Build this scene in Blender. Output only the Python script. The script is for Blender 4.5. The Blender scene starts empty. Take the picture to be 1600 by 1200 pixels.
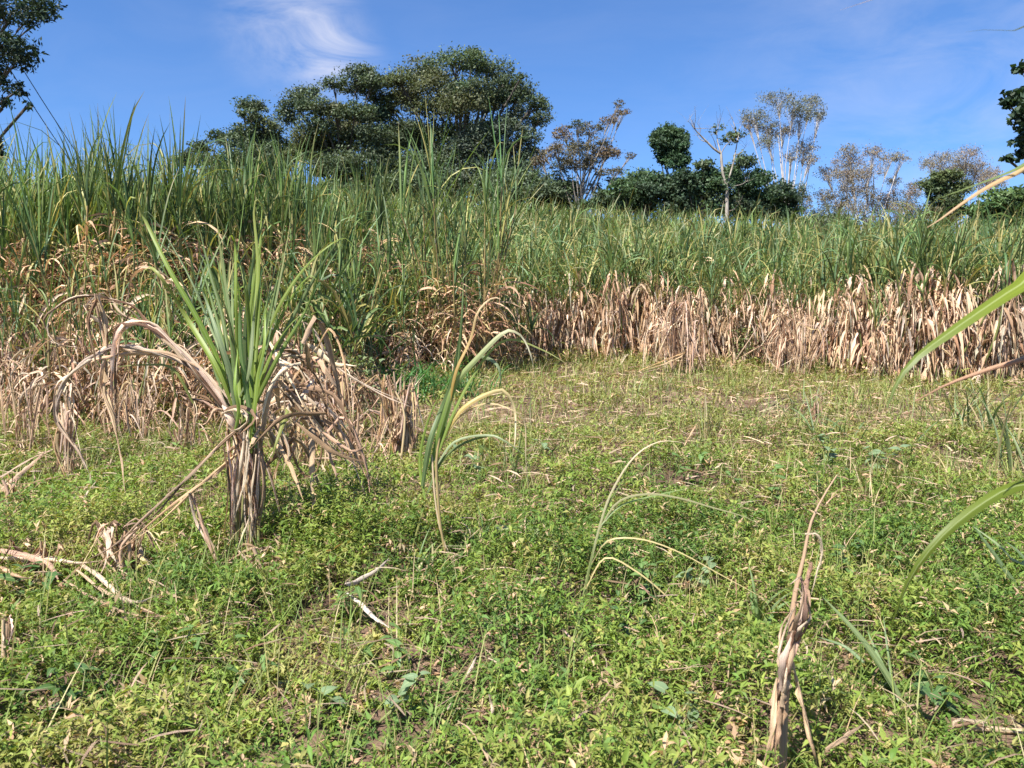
import bpy, math, random
import numpy as np

# ------------------------------------------------------------------ camera, sky, sun, exposure
sc = bpy.context.scene
C = sc.collection
FPX = 1232.0                      # focal length in pixels of the 1600 px wide photograph
HORIZON = 530.0                   # row of the horizon in the photograph
CAM = np.array([0.0, 0.0, 1.55])
PITCH = math.atan((600.0 - HORIZON) / FPX)
cam_data = bpy.data.cameras.new('camera')
cam_data.sensor_width = 36.0
cam_data.lens = 36.0 * FPX / 1600.0
cam_data.clip_start = 0.02
cam_data.clip_end = 3000.0
cam_data.dof.use_dof = True
cam_data.dof.focus_distance = 6.5
cam_data.dof.aperture_fstop = 7.0
cam = bpy.data.objects.new('camera', cam_data)
C.objects.link(cam)
cam.location = CAM
cam.rotation_euler = (math.pi / 2 - PITCH, 0, 0)
sc.camera = cam

SUN_EL = math.radians(54)
SUN_AZ = math.atan2(-0.58, -0.78)          # angle from +Y towards +X: high, to the left and behind the camera
sun_dir = np.array([math.sin(SUN_AZ) * math.cos(SUN_EL), math.cos(SUN_AZ) * math.cos(SUN_EL), math.sin(SUN_EL)])

world = bpy.data.worlds.new('World')
sc.world = world
world.use_nodes = True
wn, wl = world.node_tree.nodes, world.node_tree.links
wn.clear()
w_out = wn.new('ShaderNodeOutputWorld')
w_bg = wn.new('ShaderNodeBackground')
w_sky = wn.new('ShaderNodeTexSky')
w_sky.sky_type = 'NISHITA'
w_sky.sun_disc = False
w_sky.sun_elevation = SUN_EL
w_sky.sun_rotation = SUN_AZ
w_sky.altitude = 1500
w_sky.air_density = 1.25
w_sky.dust_density = 0.25
w_sky.ozone_density = 6.0
w_bg.inputs['Strength'].default_value = 0.064
# thin cirrus veils: stretched noise over the whole sky, thickest in one long wisp
w_tc = wn.new('ShaderNodeTexCoord')
w_map = wn.new('ShaderNodeMapping'); w_map.inputs['Rotation'].default_value = (0.3, 0.75, 0.2); w_map.inputs['Scale'].default_value = (3.0, 9.0, 12.0)
w_n = wn.new('ShaderNodeTexNoise'); w_n.inputs['Scale'].default_value = 1.6; w_n.inputs['Detail'].default_value = 9; w_n.inputs['Roughness'].default_value = 0.62; w_n.inputs['Distortion'].default_value = 0.6
w_r = wn.new('ShaderNodeMapRange'); w_r.inputs['From Min'].default_value = 0.36; w_r.inputs['From Max'].default_value = 0.78
wl.new(w_tc.outputs['Generated'], w_map.inputs['Vector']); wl.new(w_map.outputs[0], w_n.inputs['Vector']); wl.new(w_n.outputs['Fac'], w_r.inputs['Value'])
def px_dir(px, py):
    u, v = (px - 800) / FPX, (600 - py) / FPX
    d = np.array([u, math.cos(PITCH) + v * math.sin(PITCH), -math.sin(PITCH) + v * math.cos(PITCH)])
    return d / np.linalg.norm(d)
def wmath(op, a, b=None):
    n = wn.new('ShaderNodeMath'); n.operation = op
    for i, x in enumerate((a, b)):
        if x is None: continue
        if isinstance(x, (int, float)): n.inputs[i].default_value = x
        else: wl.new(x, n.inputs[i])
    return n.outputs[0]
def wisp(px, py, r):
    n = wn.new('ShaderNodeVectorMath'); n.operation = 'DISTANCE'
    wl.new(w_tc.outputs['Generated'], n.inputs[0]); n.inputs[1].default_value = tuple(px_dir(px, py))
    m = wn.new('ShaderNodeMapRange'); m.interpolation_type = 'SMOOTHSTEP'
    m.inputs['From Min'].default_value = r; m.inputs['From Max'].default_value = 0.0
    wl.new(n.outputs['Value'], m.inputs['Value'])
    return m.outputs[0]
dens = wmath('ADD', wmath('MULTIPLY', wisp(520, 90, 0.075), 1.1), wmath('MULTIPLY', wisp(450, 30, 0.10), 0.75))
dens = wmath('ADD', dens, wmath('MULTIPLY', wisp(1450, 130, 0.30), 0.25))
dens = wmath('ADD', dens, 0.05)
w_fac = wmath('MINIMUM', wmath('MULTIPLY', dens, w_r.outputs[0]), 0.85)
w_hs = wn.new('ShaderNodeVectorMath'); w_hs.operation = 'MULTIPLY'; w_hs.inputs[1].default_value = (0.72, 0.93, 1.19); wl.new(w_sky.outputs[0], w_hs.inputs[0])
w_mix = wn.new('ShaderNodeMix'); w_mix.data_type = 'RGBA'
wl.new(w_fac, w_mix.inputs['Factor']); wl.new(w_hs.outputs[0], w_mix.inputs['A']); w_mix.inputs['B'].default_value = (5.6, 5.7, 6.6, 1)
wl.new(w_mix.outputs['Result'], w_bg.inputs['Color']); wl.new(w_bg.outputs[0], w_out.inputs[0])

sun_data = bpy.data.lights.new('sun', 'SUN')
sun_data.energy = 5.0
sun_data.angle = math.radians(0.53)
sun_data.color = (1.0, 0.955, 0.88)
sun = bpy.data.objects.new('sun', sun_data)
C.objects.link(sun)
import mathutils
sun.rotation_euler = mathutils.Vector(-sun_dir).to_track_quat('-Z', 'Y').to_euler()
sun.location = (0, -5, 30)
sc.view_settings.view_transform = 'Standard'
sc.view_settings.look = 'None'
sc.view_settings.gamma = 1
sc.view_settings.use_curve_mapping = False
sc.view_settings.exposure = 1.27
sc.render.engine = 'CYCLES'
sc.cycles.max_bounces = 5
sc.cycles.diffuse_bounces = 2
sc.cycles.glossy_bounces = 2
sc.cycles.transmission_bounces = 3

rng = np.random.default_rng(7)
random.seed(7)
U = lambda a, b, n=None: rng.uniform(a, b, n)

# ------------------------------------------------------------------ terrain and pixel helpers
def sstep(x, a, b):
    t = np.clip((x - a) / (b - a), 0, 1)
    return t * t * (3 - 2 * t)
def ground(x, y):
    x = np.asarray(x, float); y = np.asarray(y, float)
    s = np.clip(0.205 - 0.0019 * (x + 10), 0.10, 0.225)
    k = 2.5
    t = y - 18.0
    sp = np.where(t > 30, t, k * np.log1p(np.exp(np.clip(t / k, -30, 30))))
    t2 = y - 62.0
    sp2 = np.where(t2 > 40, t2, 4 * np.log1p(np.exp(np.clip(t2 / 4, -30, 30))))
    g = 0.05 * np.minimum(y, 62) + (s - 0.05) * (sp - sp2) - 0.03 * np.maximum(y - 75, 0)
    g = g + 0.035 * np.sin(x * 1.7 + 0.6 * y) * np.cos(y * 1.3 - 0.4 * x) + 0.02 * np.sin(x * 4.1 + 1) * np.sin(y * 3.7)
    return g
def at(px, py, Y):
    """point seen at pixel (px, py) of the photograph, Y metres in front of the camera"""
    d = px_dir(px, py)
    return CAM + d * (Y / d[1])
def gnd(px, py, lift=0.0):
    """where the line of sight through a pixel meets the ground (or a height above it)"""
    d = px_dir(px, py)
    t = 0.5
    while t < 140:
        p = CAM + d * t
        if p[2] <= ground(p[0], p[1]) + lift:
            lo, hi = t - 0.1, t
            for _ in range(16):
                m = (lo + hi) / 2; p = CAM + d * m
                if p[2] <= ground(p[0], p[1]) + lift: hi = m
                else: lo = m
            return CAM + d * hi
        t += 0.1
    return CAM + d * 80.0
def on_ground(x, y, dz=0.0):
    return np.array([x, y, float(ground(x, y)) + dz])

# ------------------------------------------------------------------ materials
MATS = {}
def new_mat(name):
    m = bpy.data.materials.new(name); m.use_nodes = True
    m.node_tree.nodes.clear()
    MATS[name] = m
    return m, m.node_tree.nodes, m.node_tree.links
def leaf_mat(name, rough=0.5, trans=0.3, grain=0.25, midrib=0.0, spec=0.4, vary=0.12, tint=(1.3, 1.25, 0.55), bump=0.0):
    """foliage: the colour comes with each leaf (attribute Col), veins and grain run along it (attribute ruv)"""
    m, N, L = new_mat(name)
    out = N.new('ShaderNodeOutputMaterial')
    a = N.new('ShaderNodeAttribute'); a.attribute_name = 'Col'
    r = N.new('ShaderNodeAttribute'); r.attribute_name = 'ruv'
    oi = N.new('ShaderNodeObjectInfo')
    hsv = N.new('ShaderNodeHueSaturation')
    mr = N.new('ShaderNodeMapRange'); mr.inputs['To Min'].default_value = 1 - vary; mr.inputs['To Max'].default_value = 1 + vary
    L.new(oi.outputs['Random'], mr.inputs['Value']); L.new(mr.outputs[0], hsv.inputs['Value'])
    L.new(a.outputs['Color'], hsv.inputs['Color'])
    mp = N.new('ShaderNodeMapping'); mp.inputs['Scale'].default_value = (34, 2.2, 1)
    L.new(r.outputs['Vector'], mp.inputs['Vector'])
    nz = N.new('ShaderNodeTexNoise'); nz.inputs['Scale'].default_value = 1.0; nz.inputs['Detail'].default_value = 3
    L.new(mp.outputs[0], nz.inputs['Vector'])
    gr = N.new('ShaderNodeMapRange'); gr.inputs['From Min'].default_value = 0.3; gr.inputs['From Max'].default_value = 0.7
    gr.inputs['To Min'].default_value = 1 - grain; gr.inputs['To Max'].default_value = 1 + grain
    L.new(nz.outputs['Fac'], gr.inputs['Value'])
    mul = N.new('ShaderNodeVectorMath'); mul.operation = 'SCALE'
    L.new(hsv.outputs[0], mul.inputs[0]); L.new(gr.outputs[0], mul.inputs['Scale'])
    col = mul.outputs[0]
    if midrib > 0:
        sx = N.new('ShaderNodeSeparateXYZ'); L.new(r.outputs['Vector'], sx.inputs[0])
        ab = N.new('ShaderNodeMath'); ab.operation = 'SUBTRACT'; L.new(sx.outputs[0], ab.inputs[0]); ab.inputs[1].default_value = 0.5
        ab2 = N.new('ShaderNodeMath'); ab2.operation = 'ABSOLUTE'; L.new(ab.outputs[0], ab2.inputs[0])
        m2 = N.new('ShaderNodeMapRange'); m2.inputs['From Min'].default_value = 0.035; m2.inputs['From Max'].default_value = 0.075
        m2.inputs['To Min'].default_value = midrib; m2.inputs['To Max'].default_value = 0
        L.new(ab2.outputs[0], m2.inputs['Value'])
        mx = N.new('ShaderNodeMix'); mx.data_type = 'RGBA'
        L.new(m2.outputs[0], mx.inputs['Factor']); L.new(col, mx.inputs['A']); mx.inputs['B'].default_value = (0.42, 0.47, 0.24, 1)
        col = mx.outputs['Result']
    p = N.new('ShaderNodeBsdfPrincipled')
    L.new(col, p.inputs['Base Color'])
    p.inputs['Roughness'].default_value = rough
    p.inputs['Specular IOR Level'].default_value = spec
    if bump > 0:
        bp = N.new('ShaderNodeBump'); bp.inputs['Strength'].default_value = bump; bp.inputs['Distance'].default_value = 0.004
        L.new(nz.outputs['Fac'], bp.inputs['Height']); L.new(bp.outputs[0], p.inputs['Normal'])
    t = N.new('ShaderNodeBsdfTranslucent')
    tm = N.new('ShaderNodeVectorMath'); tm.operation = 'MULTIPLY'; tm.inputs[1].default_value = tint
    L.new(col, tm.inputs[0]); L.new(tm.outputs[0], t.inputs['Color'])
    ms = N.new('ShaderNodeMixShader'); ms.inputs[0].default_value = trans
    L.new(p.outputs[0], ms.inputs[1]); L.new(t.outputs[0], ms.inputs[2]); L.new(ms.outputs[0], out.inputs[0])
    return m
leaf_mat('cane_leaf', rough=0.45, trans=0.38, grain=0.18, midrib=0.38, spec=0.3)
leaf_mat('cane_leaf_far', rough=0.46, trans=0.28, grain=0.12, midrib=0.2, spec=0.32, vary=0.26)
leaf_mat('dry_leaf', rough=0.75, trans=0.22, grain=0.55, spec=0.25, tint=(1.15, 0.95, 0.7), bump=0.9)
leaf_mat('weed_leaf', rough=0.55, trans=0.28, grain=0.08, spec=0.2)
leaf_mat('tree_leaf', rough=0.55, trans=0.22, grain=0.05, spec=0.3, vary=0.03)
leaf_mat('stalk_skin', rough=0.5, trans=0.0, grain=0.2, spec=0.35)

def bark_mat(name, c1, c2, scale=6.0):
    m, N, L = new_mat(name)
    out = N.new('ShaderNodeOutputMaterial'); p = N.new('ShaderNodeBsdfPrincipled')
    tc = N.new('ShaderNodeTexCoord'); mp = N.new('ShaderNodeMapping'); mp.inputs['Scale'].default_value = (1, 1, 0.25)
    nz = N.new('ShaderNodeTexNoise'); nz.inputs['Scale'].default_value = scale; nz.inputs['Detail'].default_value = 5
    cr = N.new('ShaderNodeValToRGB'); cr.color_ramp.elements[0].position = 0.35; cr.color_ramp.elements[1].position = 0.68
    cr.color_ramp.elements[0].color = (*c1, 1); cr.color_ramp.elements[1].color = (*c2, 1)
    L.new(tc.outputs['Object'], mp.inputs[0]); L.new(mp.outputs[0], nz.inputs['Vector']); L.new(nz.outputs['Fac'], cr.inputs[0])
    L.new(cr.outputs[0], p.inputs['Base Color']); p.inputs['Roughness'].default_value = 0.85
    bp = N.new('ShaderNodeBump'); bp.inputs['Strength'].default_value = 0.5; bp.inputs['Distance'].default_value = 0.03
    L.new(nz.outputs['Fac'], bp.inputs['Height']); L.new(bp.outputs[0], p.inputs['Normal']); L.new(p.outputs[0], out.inputs[0])
    return m
bark_mat('bark_dark', (0.05, 0.04, 0.03), (0.13, 0.11, 0.085))
bark_mat('bark_grey', (0.16, 0.13, 0.10), (0.36, 0.32, 0.27))
bark_mat('bark_white', (0.30, 0.26, 0.23), (0.62, 0.58, 0.53))
bark_mat('wire_rubber', (0.02, 0.02, 0.022), (0.035, 0.035, 0.04))

def soil_mat():
    m, N, L = new_mat('soil')
    out = N.new('ShaderNodeOutputMaterial'); p = N.new('ShaderNodeBsdfPrincipled')
    tc = N.new('ShaderNodeTexCoord')
    n1 = N.new('ShaderNodeTexNoise'); n1.inputs['Scale'].default_value = 1.1; n1.inputs['Detail'].default_value = 8; n1.inputs['Roughness'].default_value = 0.65
    n2 = N.new('ShaderNodeTexNoise'); n2.inputs['Scale'].default_value = 34; n2.inputs['Detail'].default_value = 5
    cr = N.new('ShaderNodeValToRGB')
    e = cr.color_ramp.elements; e[0].position = 0.3; e[0].color = (0.06, 0.038, 0.026, 1); e[1].position = 0.72; e[1].color = (0.22, 0.145, 0.10, 1)
    mx = N.new('ShaderNodeMix'); mx.data_type = 'RGBA'; mx.blend_type = 'OVERLAY'; mx.inputs['Factor'].default_value = 0.8
    L.new(tc.outputs['Object'], n1.inputs['Vector']); L.new(tc.outputs['Object'], n2.inputs['Vector'])
    L.new(n1.outputs['Fac'], cr.inputs[0]); L.new(cr.outputs[0], mx.inputs['A']); L.new(n2.outputs['Color'], mx.inputs['B'])
    bw = N.new('ShaderNodeRGBToBW'); L.new(n2.outputs['Color'], bw.inputs[0]); L.new(bw.outputs[0], mx.inputs['B'])
    L.new(mx.outputs['Result'], p.inputs['Base Color']); p.inputs['Roughness'].default_value = 0.95; p.inputs['Specular IOR Level'].default_value = 0.15
    bp = N.new('ShaderNodeBump'); bp.inputs['Strength'].default_value = 0.8; bp.inputs['Distance'].default_value = 0.03
    L.new(n2.outputs['Fac'], bp.inputs['Height']); L.new(bp.outputs[0], p.inputs['Normal']); L.new(p.outputs[0], out.inputs[0])
soil_mat()

# ------------------------------------------------------------------ mesh helpers
class Geo:
    """collects vertices, quads / triangles, leaf coordinates and colours; build() links ONE mesh object"""
    def __init__(self): self.V, self.F, self.R, self.K, self.n = [], [], [], [], 0
    def add(self, V, F, R=None, K=None):
        V = np.asarray(V, float).reshape(-1, 3); F = np.asarray(F, np.int64)
        self.V.append(V); self.F.append(F + self.n)
        self.R.append(np.zeros((len(V), 2)) if R is None else np.asarray(R, float).reshape(-1, 2))
        if K is None: K = np.full((len(V), 3), 0.2)
        K = np.asarray(K, float)
        self.K.append(np.broadcast_to(K, (len(V), 3)) if K.ndim == 1 else K.reshape(-1, 3))
        self.n += len(V)
        return self
    def mesh(self, name, mat, origin=(0, 0, 0), smooth=True):
        V = np.concatenate(self.V) - np.asarray(origin, float)
        groups = {}
        for f in self.F: groups.setdefault(f.shape[1], []).append(f)
        loops = []; starts = []; pos = 0
        for k, fs in groups.items():
            f = np.concatenate(fs); loops.append(f.ravel()); starts.append(pos + np.arange(len(f)) * k); pos += f.size
        loops = np.concatenate(loops).astype(np.int32); starts = np.concatenate(starts).astype(np.int32)
        me = bpy.data.meshes.new(name)
        me.vertices.add(len(V)); me.vertices.foreach_set('co', V.astype(np.float32).ravel())
        me.loops.add(len(loops)); me.loops.foreach_set('vertex_index', loops)
        me.polygons.add(len(starts)); me.polygons.foreach_set('loop_start', starts)
        me.update(calc_edges=True)
        if smooth: me.polygons.foreach_set('use_smooth', np.ones(len(starts), bool))
        R = np.concatenate(self.R); K = np.concatenate(self.K)
        ca = me.attributes.new('Col', 'FLOAT_COLOR', 'POINT')
        ca.data.foreach_set('color', np.concatenate([np.clip(K, 0, 1), np.ones((len(K), 1))], 1).astype(np.float32).ravel())
        ra = me.attributes.new('ruv', 'FLOAT_VECTOR', 'POINT')
        ra.data.foreach_set('vector', np.concatenate([R, np.zeros((len(R), 1))], 1).astype(np.float32).ravel())
        me.materials.append(MATS[mat])
        return me
    def build(self, name, mat, parent=None, origin=(0, 0, 0), smooth=True):
        o = bpy.data.objects.new(name, self.mesh(name, mat, origin, smooth))
        C.objects.link(o)
        if parent is not None: o.parent = parent
        return o
def empty(name, loc, rz=0.0):
    o = bpy.data.objects.new(name, None); C.objects.link(o)
    o.location = [float(v) for v in loc]; o.rotation_euler = (0, 0, rz); o.empty_display_size = 0.1
    return o
def tag(o, label=None, cat=None, group=None, kind=None):
    if label: o['label'] = label
    if cat: o['category'] = cat
    if group: o['group'] = group
    if kind: o['kind'] = kind
    return o
def norm(v): return v / np.maximum(np.linalg.norm(v, axis=-1, keepdims=True), 1e-9)

def ribbons(base, az, el, droop, length, width, col, col_tip=None, segs=6, across=2, fold=0.25, p=1.6, wob=0.0, tw0=0.0, tw1=0.0, rag=0.0, tipk=3.0, basew=0.55):
    """many strap leaves at once: from each base, starting at elevation el and bending over by droop"""
    base = np.asarray(base, float).reshape(-1, 3); n = len(base)
    A = lambda x: np.broadcast_to(np.asarray(x, float), (n,))[:, None]
    az, el, droop, length, width, wob, tw0, tw1 = map(A, (az, el, droop, length, width, wob, tw0, tw1))
    s = np.linspace(0, 1, segs + 1)[None, :]
    th = el - droop * s ** p
    a = az + wob * s
    D = np.stack([np.cos(th) * np.cos(a), np.cos(th) * np.sin(a), np.sin(th)], -1)
    step = 0.5 * (D[:, 1:] + D[:, :-1]) * (length / segs)[..., None]
    P = base[:, None, :] + np.concatenate([np.zeros((n, 1, 3)), np.cumsum(step, 1)], 1)
    S = np.stack([-np.sin(a), np.cos(a), np.zeros_like(a)], -1)
    Nn = np.cross(D, S)
    t = (tw0 + tw1 * s)[..., None]
    Sd = S * np.cos(t) + Nn * np.sin(t); Nd = np.cross(D, Sd)
    prof = (basew + (1 - basew) * sstep(s, 0, 0.22)) * np.clip(1 - s ** 2.6, 0, 1) ** 0.8
    prof = np.maximum(prof, 0.03)
    w = 0.5 * width * prof
    if rag > 0: w = w * (1 + rag * rng.uniform(-1, 1, w.shape))
    if across == 2: us = [-1, 1]
    elif across == 3: us = [-1, 0, 1]
    else: us = [-1, -0.5, 0, 0.5, 1]
    cols = []
    for u in us:
        off = fold * (abs(u) - 0.5) * w
        if rag > 0: off = off + rag * 0.7 * w * rng.uniform(-1, 1, w.shape)
        cols.append(P + Sd * (u * w)[..., None] + Nd * off[..., None])
    V = np.stack(cols, 2)                      # n, segs+1, across, 3
    m = len(us)
    idx = np.arange(n * (segs + 1) * m).reshape(n, segs + 1, m)
    F = np.stack([idx[:, :-1, :-1], idx[:, :-1, 1:], idx[:, 1:, 1:], idx[:, 1:, :-1]], -1).reshape(-1, 4)
    off = rng.uniform(0, 50, (n, 1, 1))
    R = np.stack([np.broadcast_to(np.array([(u + 1) / 2 for u in us]), (n, segs + 1, m)), np.broadcast_to((length * s)[..., None], (n, segs + 1, m)) + off], -1)
    R = R.reshape(-1, 2)
    col = np.asarray(col, float); col = np.broadcast_to(col, (n, 3)) if col.ndim == 1 else col
    ct = col if col_tip is None else np.asarray(col_tip, float)
    ct = np.broadcast_to(ct, (n, 3)) if ct.ndim == 1 else ct
    k = (s ** tipk)[..., None]
    K = (col[:, None, :] * (1 - k) + ct[:, None, :] * k)[:, :, None, :]
    K = np.broadcast_to(K, (n, segs + 1, m, 3)).reshape(-1, 3)
    return V.reshape(-1, 3), F, R, K

def spline(pts, n):
    """n points along a smooth curve through pts"""
    P = np.asarray(pts, float)
    if len(P) == 2: return P[0] + (P[1] - P[0]) * np.linspace(0, 1, n)[:, None]
    Q = np.concatenate([[2 * P[0] - P[1]], P, [2 * P[-1] - P[-2]]])
    seg = np.linalg.norm(np.diff(P, axis=0), axis=1); cum = np.concatenate([[0], np.cumsum(seg)])
    t = np.linspace(0, cum[-1], n); i = np.clip(np.searchsorted(cum, t, 'right') - 1, 0, len(P) - 2)
    f = ((t - cum[i]) / np.maximum(seg[i], 1e-9))[:, None]
    p0, p1, p2, p3 = Q[i], Q[i + 1], Q[i + 2], Q[i + 3]
    return 0.5 * (2 * p1 + (p2 - p0) * f + (2 * p0 - 5 * p1 + 4 * p2 - p3) * f ** 2 + (3 * p1 - p0 - 3 * p2 + p3) * f ** 3)

def strap(pts, width, col, col_tip=None, face=(0.1, -0.8, 0.55), twist=0.0, twist0=0.0, fold=0.3, rag=0.0, segs=None, tipk=3.0, basew=0.6, tip=0.04, across=5, curl=0.0, mottle=0.0):
    """one strap leaf along a curve; face is the way its broad side looks where it is not twisted"""
    pts = np.asarray(pts, float)
    L = np.sum(np.linalg.norm(np.diff(pts, axis=0), axis=1))
    segs = segs or int(np.clip(L / 0.045, 8, 34))
    P = spline(pts, segs + 1)
    D = norm(np.gradient(P, axis=0))
    s = np.linspace(0, 1, segs + 1)
    S = norm(np.cross(D, np.asarray(face, float)))
    for i in range(1, len(S)):
        if np.dot(S[i], S[i - 1]) < 0: S[i] = -S[i]
    N = np.cross(D, S)
    t = twist0 + twist * s + (rag * 1.2 * np.cumsum(rng.normal(0, 0.35, segs + 1)) if rag > 0 else 0)
    t = t[:, None] if np.ndim(t) else t
    Sd = S * np.cos(t) + N * np.sin(t); Nd = np.cross(D, Sd)
    prof = np.maximum((basew + (1 - basew) * sstep(s, 0, 0.2)) * np.clip(1 - s ** 2.4, 0, 1) ** 0.75, tip)
    w = 0.5 * width * prof
    if rag > 0:
        nz = np.interp(s, np.linspace(0, 1, 9), rng.uniform(-1, 1, 9)); w = w * (1 + 0.55 * rag * nz)
    us = np.linspace(-1, 1, across)
    cols = []
    for u in us:
        cu = curl * u * u
        off = (fold + cu) * abs(u) * w
        if rag > 0: off = off + rag * 1.5 * w * np.interp(s, np.linspace(0, 1, 16), rng.uniform(-1, 1, 16)) * (0.35 + 0.65 * abs(u))
        cols.append(P + Sd * (u * w / math.sqrt(1 + (fold + cu) ** 2))[:, None] + Nd * off[:, None])
    V = np.stack(cols, 1); m = across
    idx = np.arange((segs + 1) * m).reshape(segs + 1, m)
    F = np.stack([idx[:-1, :-1], idx[:-1, 1:], idx[1:, 1:], idx[1:, :-1]], -1).reshape(-1, 4)
    R = np.stack([np.broadcast_to((us + 1) / 2, (segs + 1, m)), np.broadcast_to((s * L)[:, None], (segs + 1, m)) + rng.uniform(0, 40)], -1).reshape(-1, 2)
    col = np.asarray(col, float); ct = col if col_tip is None else np.asarray(col_tip, float)
    k = (s ** tipk)[:, None]
    K = (col * (1 - k) + ct * k)[:, None, :] * np.ones((1, m, 1))
    if mottle > 0:
        for _q in range(m): K[:, _q, :] *= (1 + 0.6 * mottle * np.interp(s, np.linspace(0, 1, 18), rng.uniform(-1, 1, 18)))[:, None]
        K = K * (1 + mottle * np.interp(s, np.linspace(0, 1, 10), rng.uniform(-1, 1, 10))[:, None, None])
    return V.reshape(-1, 3), F, R, K.reshape(-1, 3)

def tube(pts, radii, col=(0.2, 0.2, 0.1), sides=6, n=None, tip_cap=True):
    pts = np.asarray(pts, float)
    if n: 
        radii = np.interp(np.linspace(0, 1, n), np.linspace(0, 1, len(radii)), radii); pts = spline(pts, n)
    radii = np.broadcast_to(np.asarray(radii, float), (len(pts),)) if np.ndim(radii) == 0 else np.asarray(radii, float)
    D = norm(np.gradient(pts, axis=0))
    ref = np.array([0.31, 0.87, 0.2]) if abs(D[:, 2]).mean() > 0.5 else np.array([0.05, 0.1, 1.0])
    S = norm(np.cross(D, ref)); T = np.cross(D, S)
    a = np.linspace(0, 2 * math.pi, sides, endpoint=False)
    V = pts[:, None, :] + radii[:, None, None] * (S[:, None, :] * np.cos(a)[None, :, None] + T[:, None, :] * np.sin(a)[None, :, None])
    m = len(pts)
    idx = np.arange(m * sides).reshape(m, sides); nx = np.roll(idx, -1, 1)
    F = np.stack([idx[:-1], nx[:-1], nx[1:], idx[1:]], -1).reshape(-1, 4)
    L = np.concatenate([[0], np.cumsum(np.linalg.norm(np.diff(pts, axis=0), axis=1))])
    R = np.stack([np.broadcast_to(a / (2 * math.pi), (m, sides)), np.broadcast_to(L[:, None], (m, sides))], -1).reshape(-1, 2)
    return V.reshape(-1, 3), F, R, np.asarray(col, float)
def jit(col, n, v=0.18, h=0.06):
    """n variations of a colour"""
    c = np.asarray(col, float)
    return np.clip(c * (1 + rng.uniform(-v, v, (n, 1))) * (1 + rng.uniform(-h, h, (n, 3))), 0, 1)
# ------------------------------------------------------------------ the ground: one sheet reaching past the ridge to the horizon
def make_ground():
    def axis(fine, lim):
        v = [0.0]; st = fine
        while v[-1] < lim:
            v.append(v[-1] + st); st = fine if v[-1] < 14 else st * 1.13
        return np.array(v)
    ax = axis(0.24, 900)
    xs = np.concatenate([-ax[:0:-1], ax]); ys = np.concatenate([-axis(0.5, 300)[:0:-1], axis(0.2, 1500)])
    X, Y = np.meshgrid(xs, ys)
    Z = ground(X, Y)
    near = (np.abs(X) < 14) & (Y > -2) & (Y < 16)
    Z = Z + np.where(near, rng.normal(0, 0.010, Z.shape), 0)
    V = np.stack([X, Y, Z], -1).reshape(-1, 3)
    idx = np.arange(len(V)).reshape(X.shape)
    F = np.stack([idx[:-1, :-1], idx[:-1, 1:], idx[1:, 1:], idx[1:, :-1]], -1).reshape(-1, 4)
    o = Geo().add(V, F).build('ground', 'soil')
    tag(o, 'brown soil slope rising from the weedy clearing to the cane ridge', 'ground', kind='structure')
make_ground()

# ------------------------------------------------------------------ trees
def leaf_cloud(cent, rad, n, size, col, flat=0.55, sub=14, up=0.6, lean=1.0, rag=0.55):
    """leaf faces in sub-clusters over an ellipsoid crown lobe"""
    sub = int(sub * 2.2)
    d = norm(rng.normal(0, 1, (sub, 3)))
    sc_ = cent + d * rad * rng.uniform(0.25, 1.12, (sub, 1)) ** 0.7
    pick = rng.integers(0, sub, n)
    sp = np.array([rad[0], rad[1], 0.6 * rad[2] + 0.4 * rad[0]]) * rag * rng.uniform(0.4, 1.1, (sub, 1))[pick]
    off = rng.normal(0, 0.5, (n, 3)) * sp; off[:, 2] *= flat
    P = sc_[pick] + off
    nrm = norm(rng.normal(0, 1, (n, 3)) + np.array([0, 0, up]) + 0.5 * d[pick])
    t1 = norm(np.cross(nrm, rng.normal(0, 1, (n, 3)))); t2 = np.cross(nrm, t1)
    a = (size * rng.uniform(0.55, 1.3, n))[:, None]; b = a * lean * rng.uniform(0.35, 0.6, (n, 1))
    V = np.stack([P - t1 * a, P + t2 * b - nrm * a * 0.12, P + t1 * a, P - t2 * b - nrm * a * 0.12], 1)
    F = np.arange(n * 4).reshape(n, 4)
    subc = jit(col, sub, 0.22, 0.08)[pick]
    K = np.repeat(np.clip(subc * (1 + rng.uniform(-0.25, 0.25, (n, 1))), 0, 1), 4, 0)
    return V, F, K, sc_
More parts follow.
